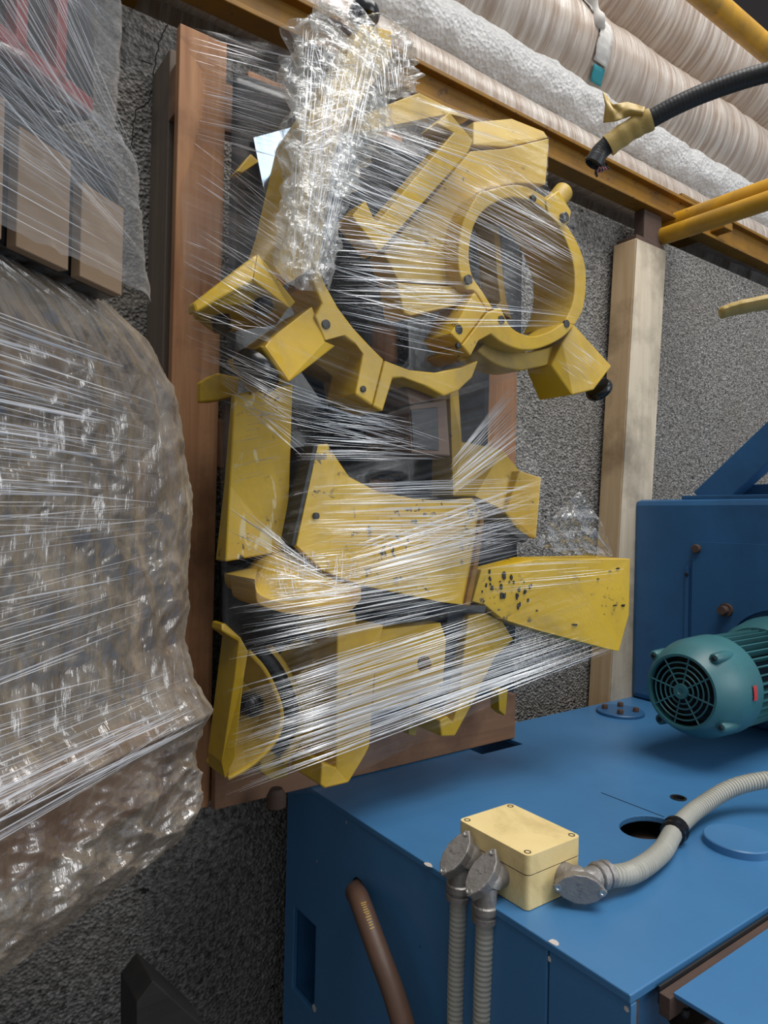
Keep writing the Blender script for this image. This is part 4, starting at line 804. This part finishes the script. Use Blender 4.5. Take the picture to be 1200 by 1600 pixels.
def strands(name, parent, fams, surf, proj, mat=None, seed=1, dens=0.62, wk=0.72):
    """raised pull wrinkles: short narrow strips lying on the film"""
    r = np.random.default_rng(seed); vs, fs = [], []
    for fam in fams:
        (x0, y0), (x1, y1), (x2, y2), (x3, y3), n, wmin, wmax, lmin, lmax = fam   # start edge a-b, end edge c-d
        for _ in range(int(n*dens)):
            k = r.random(); k2 = min(1, max(0, k+r.normal(0, 0.05)))
            A = np.array([x0+(x1-x0)*k, y0+(y1-y0)*k]); B = np.array([x2+(x3-x2)*k2, y2+(y3-y2)*k2])
            L = lmin+(lmax-lmin)*r.random()**1.6; s0 = r.random()*(1-L) if L < 1 else 0; s1 = min(1, s0+L)
            m = max(3, int(2+10*L)); s = np.linspace(s0, s1, m); bow = r.normal(0, 0.006)*np.linalg.norm(B-A)
            d = (B-A)/np.linalg.norm(B-A); nrm = np.array([-d[1], d[0]])
            q = A[None]+(B-A)[None]*s[:, None]+nrm[None]*(bow*4*(s*(1-s)))[:, None]
            Y = surf(q[:, 0], q[:, 1])-0.0022-0.002*r.random()
            P = proj(q[:, 0], q[:, 1], Y); w_ = wk*(wmin+(wmax-wmin)*r.random()**2.5); b = len(vs)
            prof = np.sin(np.linspace(0.15, math.pi-0.15, m)); tw = r.uniform(-0.9, 0.9)
            for i in range(m):
                t = P[min(i+1, m-1)]-P[max(i-1, 0)]; t = t/(np.linalg.norm(t)+1e-9); view = P[i]/np.linalg.norm(P[i])
                side = np.cross(t, view); side /= np.linalg.norm(side)+1e-9; out_ = np.cross(side, t)
                sd = side*math.cos(tw)+out_*math.sin(tw); hw = w_*prof[i]
                vs += [P[i]-sd*hw, P[i]+out_*hw*0.6*(1 if out_@view < 0 else -1), P[i]+sd*hw]
            for i in range(m-1):
                a = b+i*3; fs += [(a, a+1, a+4, a+3), (a+1, a+2, a+5, a+4)]
    o = obj(name, vs, fs, mat or M_str, parent, True, 0, False); o['kind'] = 'stuff'; return o
patch(film, M_film, ([(278, 38), (455, 76), (520, 98), (640, 148), (750, 183), (858, 212)], [(858, 212), (855, 290), (895, 330), (918, 415), (909, 490), (957, 572), (925, 600)], [(292, 575), (400, 615), (600, 648), (740, 612), (820, 582), (925, 600)], [(278, 38), (283, 300), (292, 575)]), 22, FS_, 130, 120, 0.004, 11)
patch(film, M_film, ([(300, 570), (455, 632), (600, 648), (740, 600), (822, 578)], [(822, 578), (828, 690), (848, 748), (842, 850)], [(346, 900), (500, 930), (735, 900), (842, 850)], [(300, 570), (343, 640), (346, 900)]), -16, FS_, 110, 90, 0.004, 12, 0.004)
patch(film, M_film, ([(346, 880), (500, 915), (742, 890), (850, 872), (900, 905), (962, 1005)], [(962, 1005), (960, 1018)], [(350, 1253), (500, 1236), (640, 1168), (800, 1085), (960, 1018)], [(346, 880), (350, 1253)]), -21, FS_, 120, 90, 0.004, 13, 0.006)
fm = [  # start a-b, end c-d, count, half width range, length range
 ((283, 45), (283, 210), (475, 95), (480, 260), 170, .0003, .0010, .2, 1.0),
 ((283, 190), (283, 560), (470, 330), (440, 600), 190, .0003, .0009, .15, .8),
 ((640, 150), (520, 190), (858, 216), (860, 300), 70, .0003, .0010, .2, 1.0),
 ((505, 190), (500, 330), (720, 260), (730, 420), 140, .0003, .0010, .15, .8),
 ((560, 180), (505, 300), (915, 360), (905, 500), 230, .0003, .0010, .12, .7),
 ((505, 330), (505, 485), (740, 370), (745, 480), 170, .0004, .0012, .2, .9),
 ((490, 400), (520, 520), (720, 470), (730, 560), 60, .0003, .0010, .2, .9),
 ((735, 210), (725, 330), (895, 330), (912, 440), 110, .0003, .0010, .2, .8),
 ((600, 455), (640, 520), (900, 490), (905, 510), 20, .0004, .0010, .4, 1.0),
 ((880, 520), (868, 570), (945, 575), (920, 605), 40, .0003, .0008, .2, .7),
 ((340, 560), (345, 640), (700, 690), (700, 720), 60, .0003, .0011, .2, .8),
 ((300, 520), (340, 600), (480, 600), (480, 720), 90, .0003, .0010, .2, .8),
 ((460, 610), (458, 720), (640, 650), (700, 720), 130, .0003, .0010, .15, .7),
 ((370, 610), (350, 760), (455, 600), (450, 740), 70, .0003, .0009, .2, .8),
 ((815, 585), (828, 690), (705, 720), (700, 775), 150, .0004, .0013, .25, 1.0),
 ((845, 745), (840, 850), (480, 760), (465, 850), 210, .0004, .0012, .15, .8),
 ((848, 748), (835, 860), (560, 850), (470, 940), 260, .0004, .0012, .15, .8),
 ((350, 760), (350, 880), (480, 880), (560, 930), 120, .0004, .0012, .15, .6),
 ((740, 890), (740, 950), (350, 940), (352, 1040), 170, .0004, .0012, .15, .7),
 ((758, 950), (960, 1012), (352, 1080), (352, 1215), 330, .0004, .0013, .12, .75),
 ((900, 985), (962, 1014), (356, 1150), (352, 1245), 170, .0005, .0015, .25, 1.0),
 ((742, 885), (742, 930), (985, 872), (970, 905), 26, .0003, .0007, .3, .9)]
strands('pull_wrinkles', film, fm, FS_, lambda u, v, Y: PYa(u, v, Y), None, 5)
# bunched film twisted round the tall arm
def bunch(name, parent, path, rads, seed, nseg=40, steps=70, amp=0.35, mat=None, sq=0.6):
    p = resample(catmull(path, 10), np.linalg.norm(np.diff(np.array(path), axis=0), axis=1).sum()/steps); n = len(p)
    rad = np.interp(np.linspace(0, 1, n), np.linspace(0, 1, len(rads)), rads); vs, fs = [], []; uvs = []
    h = vnoise((n, nseg+1), (14, 9), seed)+0.7*vnoise((n, nseg+1), (30, 16), seed+1)+0.4*vnoise((n, nseg+1), (45, 22), seed+2); h[:, -1] = h[:, 0]
    e1 = V(1, 0, 0)
    for i in range(n):
        t = p[min(i+1, n-1)]-p[max(i-1, 0)]; t /= np.linalg.norm(t); e1 = e1-t*(e1@t); e1 /= np.linalg.norm(e1); e2 = np.cross(t, e1)
        for k in range(nseg+1):
            a = 2*math.pi*k/nseg; r = rad[i]*(1+amp*h[i, k]); vs.append(p[i]+r*(math.cos(a)*e1+sq*math.sin(a)*e2)); uvs.append((i/n, k/nseg))
    P = np.array(vs).reshape(n, nseg+1, 3); o = gridobj(name, P, np.array(uvs).reshape(n, nseg+1, 2)*V(0.4, 0.3), mat or M_filmb, parent)
    for f in o.data.polygons: f.use_smooth = False
    return o
bunch('film_twist', film, [PY(545, 34, 1.10), PY(538, 110, 1.085), PY(512, 200, 1.06), PY(492, 300, 1.045), PY(480, 380, 1.04), PY(478, 445, 1.04)], [0.060, 0.112, 0.108, 0.072, 0.050, 0.052, 0.040], 31, 70, 130, 0.24)
bunch('film_twist', film, [PY(545, 60, 1.10), PY(525, 140, 1.07), PY(505, 230, 1.05), PY(488, 320, 1.035), PY(478, 420, 1.03)], [0.06, 0.085, 0.06, 0.045, 0.035], 38, 60, 110, 0.4)
bunch('film_twist', film, [PY(598, 40, 1.11), PY(612, 90, 1.10), PY(622, 150, 1.11)], [0.05, 0.06, 0.04], 34, 44, 44, 0.35)
strands('film_creases', film, [((470, 40), (600, 45), (455, 420), (505, 430), 260, .0003, .0010, .06, .35), ((455, 60), (480, 400), (560, 70), (500, 420), 160, .0003, .0009, .1, .5), ((470, 60), (640, 60), (520, 190), (640, 150), 160, .0003, .001, .1, .5), ((600, 60), (530, 220), (520, 60), (460, 260), 160, .0003, .0009, .1, .5)],
        lambda u, v: np.interp(v, [30, 110, 200, 300, 440], [1.055, 1.03, 1.01, 1.01, 1.015]), lambda u, v, Y: PYa(u, v, Y), None, 77, 1.0)
strands('film_creases', film, [((400, 870), (420, 935), (600, 850), (560, 930), 150, .0003, .0011, .06, .35), ((420, 850), (560, 860), (440, 940), (550, 945), 90, .0003, .001, .1, .5)], FS_, lambda u, v, Y: PYa(u, v, Y), None, 78, 1.0)
# free flap of film above the end plate
fp = coons([(905, 768), (940, 815), (958, 868)], [(958, 868), (950, 872)], [(838, 852), (890, 868), (950, 872)], [(905, 768), (870, 800), (838, 852)], 34, 34)
fy = 1.03+0.02*vnoise((34, 34), (7, 7), 3)+0.012*vnoise((34, 34), (15, 15), 4)
gridobj('film_flap', PYa(fp[..., 0], fp[..., 1], fy), np.stack([fp[..., 0], fp[..., 1]], -1)/900, M_filmb, film)

# ------------------------------------------------------------------ loose cable and taped bar, front right
cb = thing('armoured_cable', 'black flexible cable with torn yellow tape and frayed wire end', 'cable', PT(925, 265, 1.25))
cpts = [PT(u, v, t) for u, v, t in ((1330, 85, 1.10), (1200, 113, 1.15), (1120, 138, 1.18), (1060, 163, 1.20), (1010, 190, 1.22), (965, 215, 1.24), (940, 235, 1.25), (930, 250, 1.25))]
q, rr_ = corr(catmull(cpts, 10), 0.0158, 0.006, 0.006); tube('sheath', q, rr_, M_cable, cb, 14)
ts = [PT(u, v, t) for u, v, t in ((1018, 186, 1.218), (985, 203, 1.232), (950, 228, 1.246))]
tube('tape_wrap', catmull(ts, 8), [0.0186+0.0008*math.sin(i*1.3) for i in range(17)], M_tape, cb, 16)
tp = coons([(941, 143), (958, 163), (980, 160), (1008, 168)], [(1008, 168), (1003, 184)], [(943, 192), (962, 190), (985, 182), (1003, 184)], [(941, 143), (946, 165), (943, 192)], 24, 12)
tt_ = 1.21+0.014*vnoise((12, 24), (2, 5), 8)+np.linspace(0.03, 0.0, 24)[None]
d_ = CF+CR*((tp[..., 0]-600)/F_PX)[..., None]+CU*((800-tp[..., 1])/F_PX)[..., None]
to = gridobj('tape_tail', d_*tt_[..., None], tp/900, M_tape, cb); sm = to.modifiers.new('thick', 'SOLIDIFY'); sm.thickness = 0.0012
lathe('sheath_end', PT(931, 250, 1.25), PT(924, 262, 1.252)-PT(938, 238, 1.248), [(-0.006, 0.016), (0.008, 0.018), (0.010, 0.015), (0.0, 0.012)], M_steel, cb, 18)
for k in range(9):
    u0, u1 = 932+k*0.9, 930+k*2.4; wv = catmull([PT(926+k*1.6, 246+rng.normal(0, 1), 1.25), PT(u0+4, 258+rng.normal(0, 3), 1.245), PT(u1+1, 268-k*0.6, 1.245), PT(u1+3-(k % 3)*3, 276-k*2.5, 1.25)], 5)
    tube('wire', wv, 0.0022, M_wire if k % 2 else M_blk, cb, 6)
tb = [PT(u, v, t) for u, v, t in ((1124, 490, 1.3), (1150, 482, 1.29), (1200, 472, 1.27), (1330, 450, 1.24))]
tag(tube('taped_bar', catmull(tb, 6), [0.015, 0.021, 0.022, 0.021, 0.022, 0.0235, 0.0225, 0.024, 0.0245, 0.024, 0.0235, 0.025, 0.0255, 0.026, 0.0265, 0.027, 0.027, 0.027, 0.027], M_tape, None, 14, True, True, 0.5), 'yellow tape-wrapped bar end reaching in from the right', 'bar')

# ------------------------------------------------------------------ big wrapped bundle in the left foreground
BD = V(0.81, 0.587); BN = V(0.587, -0.81)           # along the visible side, outward
def foot(A, L, D, rf, rb, n=14):
    """rounded footprint: visible side from far corner A back towards the viewer, depth D behind it; returns ring of xy"""
    o = []
    cs = [(L, 0, rb), (0, 0, rf), (0, D, rb), (L, D, rb)]       # (distance back, depth) corners, in order
    dirs = {0: (180, 270), 1: (270, 360), 2: (0, 90), 3: (90, 180)}
    for k, (l, d, r) in enumerate(cs):
        cxl = l-r if l > 0 else r; cyd = d+r if d == 0 else d-r
        a0, a1 = dirs[k]
        for i in range(n):
            a = math.radians(a0+(a1-a0)*i/(n-1)); x = -cxl+r*math.cos(a); y = cyd+r*math.sin(a)
            o.append(V(A[0], A[1])+BD*x-BN*y)
    return np.array(o)
def ringsample(R, n):
    P = np.vstack([R, R[:1]]); d = np.r_[0, np.cumsum(np.linalg.norm(np.diff(P, axis=0), axis=1))]; s = np.linspace(0, d[-1], n+1)
    return np.c_[np.interp(s, d, P[:, 0]), np.interp(s, d, P[:, 1])], d[-1]
def vn(x, y, seed=0):
    xi = np.floor(x).astype(np.int64); yi = np.floor(y).astype(np.int64); fx = x-xi; fy = y-yi; fx = fx*fx*(3-2*fx); fy = fy*fy*(3-2*fy)
    def hsh(a, b):
        h_ = (a*374761393+b*668265263+seed*974634777) & 0xffffffff; h_ = ((h_ ^ (h_ >> 13))*1274126177) & 0xffffffff; return ((h_ ^ (h_ >> 16)) & 0xffff)/32767.5-1
    return (hsh(xi, yi)*(1-fx)+hsh(xi+1, yi)*fx)*(1-fy)+(hsh(xi, yi+1)*(1-fx)+hsh(xi+1, yi+1)*fx)*fy
def folds(p, z, sp, sz, ang, seed):
    """sharp draped folds: ridged, warped noise; sp / sz = fold spacing across and along"""
    c_, s_ = math.cos(ang), math.sin(ang); a = p*c_+z*s_; b = -p*s_+z*c_; t = 0
    wx = 0.9*vn(a/sp*0.35, b/sz*0.7, seed+5)
    for k, am in ((1, 1.0), (2.1, 0.55), (4.3, 0.34), (8.7, 0.2)): t = t+am*(1-2*np.abs(vn(a/sp*k+wx*k+7*k, b/sz*k+3*k, seed+int(k*10))))
    return t-0.6
M_bunf = filmmat('layered_film', tint=(0.72, 0.66, 0.58), base=0.42, streak=0.36, haze=0.70, hazecol=(0.47, 0.39, 0.30), haze2=(0.24, 0.185, 0.135), rough=0.13, su=5, sv=60, bstr=1.0, lo=0.42, hi=0.72, edge=0.3, crumple=26)
M_bunl = filmmat('clear_layered_film', tint=(0.90, 0.89, 0.87), base=0.13, streak=0.26, haze=0.45, hazecol=(0.7, 0.68, 0.65), rough=0.2, su=1.0, sv=60, bstr=0.8, edge=0.4)
bun = thing('wrapped_bundle', 'large load wrapped in layers of brownish film in the left foreground', 'wrapped load', (0.0, 0.9, -0.45))
def loft(name, levels, mat, parent, n=260, nz=90, amp=0.006, seed=1, sp=0.04, sz=0.3, ang=0.2, fold=0.0, vert=True):
    """levels: (z, A, L, D, rf, rb)"""
    zs = np.array([l[0] for l in levels]); zz = np.linspace(zs[0], zs[-1], nz); P = np.zeros((nz, n+1, 3)); UV = np.zeros((nz, n+1, 2))
    for j, z in enumerate(zz):
        v = [np.interp(z, zs, [np.atleast_1d(l[k])[c] for l in levels]) for k, c in ((1, 0), (1, 1), (2, 0), (3, 0), (4, 0), (5, 0))]
        R, per = ringsample(foot((v[0], v[1]), v[2], v[3], v[4], v[5]), n); pr = np.linspace(0, per, n+1)
        t = np.roll(R, -1, 0)-np.roll(R, 1, 0); nr = np.c_[t[:, 1], -t[:, 0]]; nr /= np.linalg.norm(nr, axis=1)[:, None]+1e-9
        cen = R[:-1].mean(0); sg = np.sign(((R-cen)*nr).sum(1)); nr *= sg[:, None]
        zv = np.full(n+1, z); win = np.clip(np.minimum(pr, per-pr)/0.05, 0, 1)
        h = (amp*folds(pr, zv, sp, sz, ang, seed)+fold*folds(pr, zv, sp*2.6, sz*0.8, -0.5, seed+50))*win
        R = R+nr*h[:, None]; R[-1] = R[0]
        P[j, :, :2] = R; P[j, :, 2] = z+h*0.5
        UV[j, :, 0] = (z+0.25*pr) if vert else pr; UV[j, :, 1] = (pr-0.1*z) if vert else z
    return gridobj(name, P, UV, mat, parent)
A1 = (0.425, 0.965)
def back(A, s, d=0.0): return (A[0]-BD[0]*s-BN[0]*d, A[1]-BD[1]*s-BN[1]*d)
LV = 1.0; DV = 0.42
loft('film_layer', [(-0.305, back(A1, 0.01, 0.015), LV, DV, 0.05, 0.05), (-0.28, back(A1, 0.005, 0.0), LV, DV, 0.05, 0.05), (-0.235, back(A1, 0.005, 0.03), LV, DV, 0.06, 0.05), (-0.18, back(A1, 0.0, 0.045), LV, DV, 0.07, 0.05), (0.02, back(A1, -0.012, 0.045), LV, DV, 0.09, 0.05), (0.12, back(A1, 0.0, 0.045), LV, DV, 0.10, 0.05), (0.18, back(A1, 0.03, 0.045), LV, DV, 0.10, 0.05), (0.23, back(A1, 0.09, 0.045), LV, DV-0.03, 0.10, 0.05), (0.262, back(A1, 0.155, 0.06), LV, DV-0.08, 0.08, 0.05), (0.272, back(A1, 0.24, 0.09), LV-0.1, DV-0.2, 0.06, 0.05)], M_bunf, bun, 620, 260, 0.0036, 41, 0.05, 0.22, 0.35, 0.0045)
loft('film_skirt', [(-0.455, back(A1, 0.025, 0.03), LV-0.03, DV-0.04, 0.05, 0.05), (-0.42, back(A1, 0.008, 0.012), LV, DV, 0.05, 0.05), (-0.38, back(A1, 0.004, 0.02), LV, DV, 0.05, 0.05), (-0.33, back(A1, 0.006, 0.022), LV, DV, 0.05, 0.05), (-0.288, back(A1, 0.010, 0.012), LV, DV, 0.055, 0.05)], M_bunf, bun, 520, 110, 0.006, 47, 0.08, 0.08, 0.9, 0.006)
loft('film_layer', [(0.262, back(A1, 0.175), LV-0.1, DV-0.05, 0.05, 0.04), (0.34, back(A1, 0.20), LV-0.12, DV-0.06, 0.04, 0.04), (0.415, back(A1, 0.213), LV-0.13, DV-0.08, 0.03, 0.04), (0.43, back(A1, 0.25), LV-0.2, DV-0.16, 0.03, 0.04)], M_bunl, bun, 240, 46, 0.002, 51, 0.05, 0.03, 1.2, 0.002, False)
loft('film_layer', [(0.43, back(A1, 0.267), LV-0.3, DV-0.12, 0.012, 0.03), (0.55, back(A1, 0.26), LV-0.3, DV-0.12, 0.010, 0.03), (0.75, back(A1, 0.27), LV-0.3, DV-0.12, 0.010, 0.03), (1.0, back(A1, 0.275), LV-0.3, DV-0.12, 0.010, 0.03)], M_bunl, bun, 240, 60, 0.0015, 55, 0.04, 0.04, 1.0, 0.002, False)
# what is inside: crate of grey castings and boards
def obox(name, s0, s1, d0, d1, za, zb, mat, parent, bev=0.004):
    c = []
    for z in (za, zb):
        for s, d in ((s0, d0), (s1, d0), (s1, d1), (s0, d1)):
            q = V(A1[0], A1[1])-BD*s-BN*d; c.append((q[0], q[1], z))
    return obj(name, c, [(0, 3, 2, 1), (4, 5, 6, 7), (0, 1, 5, 4), (1, 2, 6, 5), (2, 3, 7, 6), (3, 0, 4, 7)], mat, parent, False, bev)
obox('base_board', 0.06, 0.95, 0.065, 0.36, -0.40, -0.30, M_woodr, bun)
gc = obox('grey_casting', 0.24, 0.9, 0.075, 0.36, -0.24, 0.10, M_greyc, bun, 0.03); gc['label'] = 'grey casting seen through the film'
q_ = V(A1[0], A1[1])-BD*0.36-BN*0.075
lathe('casting_hole', V(q_[0], q_[1], -0.095), (BN[0], BN[1], 0), [(-0.004, 0.022), (0.004, 0.022), (0.004, 0.014), (-0.002, 0.014)], M_blk, gc, 24)
obox('dark_casting', 0.10, 0.235, 0.085, 0.36, -0.28, 0.16, M_steel, bun, 0.02)
obox('tan_board', 0.03, 0.10, 0.13, 0.34, -0.29, 0.08, M_board, bun)
obox('tan_board', 0.24, 0.92, 0.085, 0.36, 0.13, 0.23, M_board, bun)
pass
# red framed radiator in the upper tier
obox('radiator_core', 0.278, 0.66, 0.026, 0.20, 0.44, 0.98, M_blk, bun)
obox('dark_fill_box', 0.222, 0.85, 0.034, 0.28, 0.258, 0.412, M_blk, bun)  # added black box standing for the dark hollow inside this tier
for k in range(7): obox('crate_slat', 0.232+0.085*k, 0.30+0.085*k, 0.020, 0.033, 0.257, 0.36+0.015*(k % 3), M_board, bun, 0.001)
for s in (0.335, 0.385, 0.62): obox('red_channel', s, s+0.014, 0.012, 0.03, 0.44, 0.98, M_red, bun, 0.002)
obox('red_channel', 0.295, 0.66, 0.012, 0.03, 0.435, 0.452, M_red, bun, 0.002); obox('red_channel', 0.29, 0.66, 0.012, 0.03, 0.72, 0.732, M_red, bun, 0.002)
# pull wrinkles round the bundle: on the visible side plane (s back from the corner, z)
def bproj(s, z, Y): return np.stack([A1[0]-BD[0]*s+BN[0]*Y, A1[1]-BD[1]*s+BN[1]*Y, z], -1)
bf = [  # here u = distance back from the far corner, v = height
 ((0.60, -0.20), (0.60, 0.20), (0.14, -0.15), (0.10, 0.17), 120, .0004, .0013, .15, .8),
 ((0.60, 0.02), (0.60, 0.20), (0.22, 0.02), (0.18, 0.19), 80, .0005, .0018, .15, .7),
 ((0.60, -0.33), (0.60, -0.18), (0.05, -0.275), (0.08, -0.20), 60, .0004, .0016, .12, .7),
 ((0.60, -0.27), (0.60, -0.24), (0.04, -0.275), (0.05, -0.255), 26, .0005, .0018, .1, .5),
 ((0.60, -0.285), (0.60, -0.278), (0.04, -0.283), (0.03, -0.28), 9, .0006, .0014, .3, .8),
 ((0.60, 0.27), (0.60, 0.45), (0.235, 0.27), (0.235, 0.42), 60, .0003, .0009, .3, 1.0),
 ((0.60, 0.42), (0.60, 0.80), (0.235, 0.30), (0.235, 0.42), 90, .0003, .0009, .3, 1.0),
 ((0.60, 0.60), (0.60, 1.0), (0.295, 0.50), (0.295, 0.98), 70, .0003, .0008, .2, .9),
 ((0.60, 0.58), (0.60, 0.63), (0.295, 0.50), (0.295, 0.55), 40, .0004, .0013, .2, .9)]
def boff(s, z): return np.interp(z, [-0.31, -0.28, -0.235, -0.18, 0.24, 0.27, 0.43, 0.435], [-0.004, 0.014, -0.014, -0.030, -0.030, 0.008, 0.008, 0.006])-np.where(np.asarray(z) < 0.25, 0.05*np.exp(-np.asarray(s)/0.03), 0)
strands('pull_wrinkles', bun, bf, boff, bproj, M_str2, 15, 1.0, 0.72)
# timber stand carrying the bundle, outside the picture to the left
std = thing('timber_stand', 'rough timber stand under the wrapped bundle outside the left edge', 'stand', (-0.3, 0.6, FLOOR))
for s in (0.72, 0.88):
    for d in (0.06, 0.30): obox('leg', s, s+0.07, d, d+0.07, FLOOR+0.001, -0.52, M_woodr, std)
obox('deck', 0.62, 0.98, 0.02, 0.40, -0.52, -0.46, M_woodr, std)

# drop the builder's bookkeeping
for o in COL.objects:
    if '_o' in o: del o['_o']
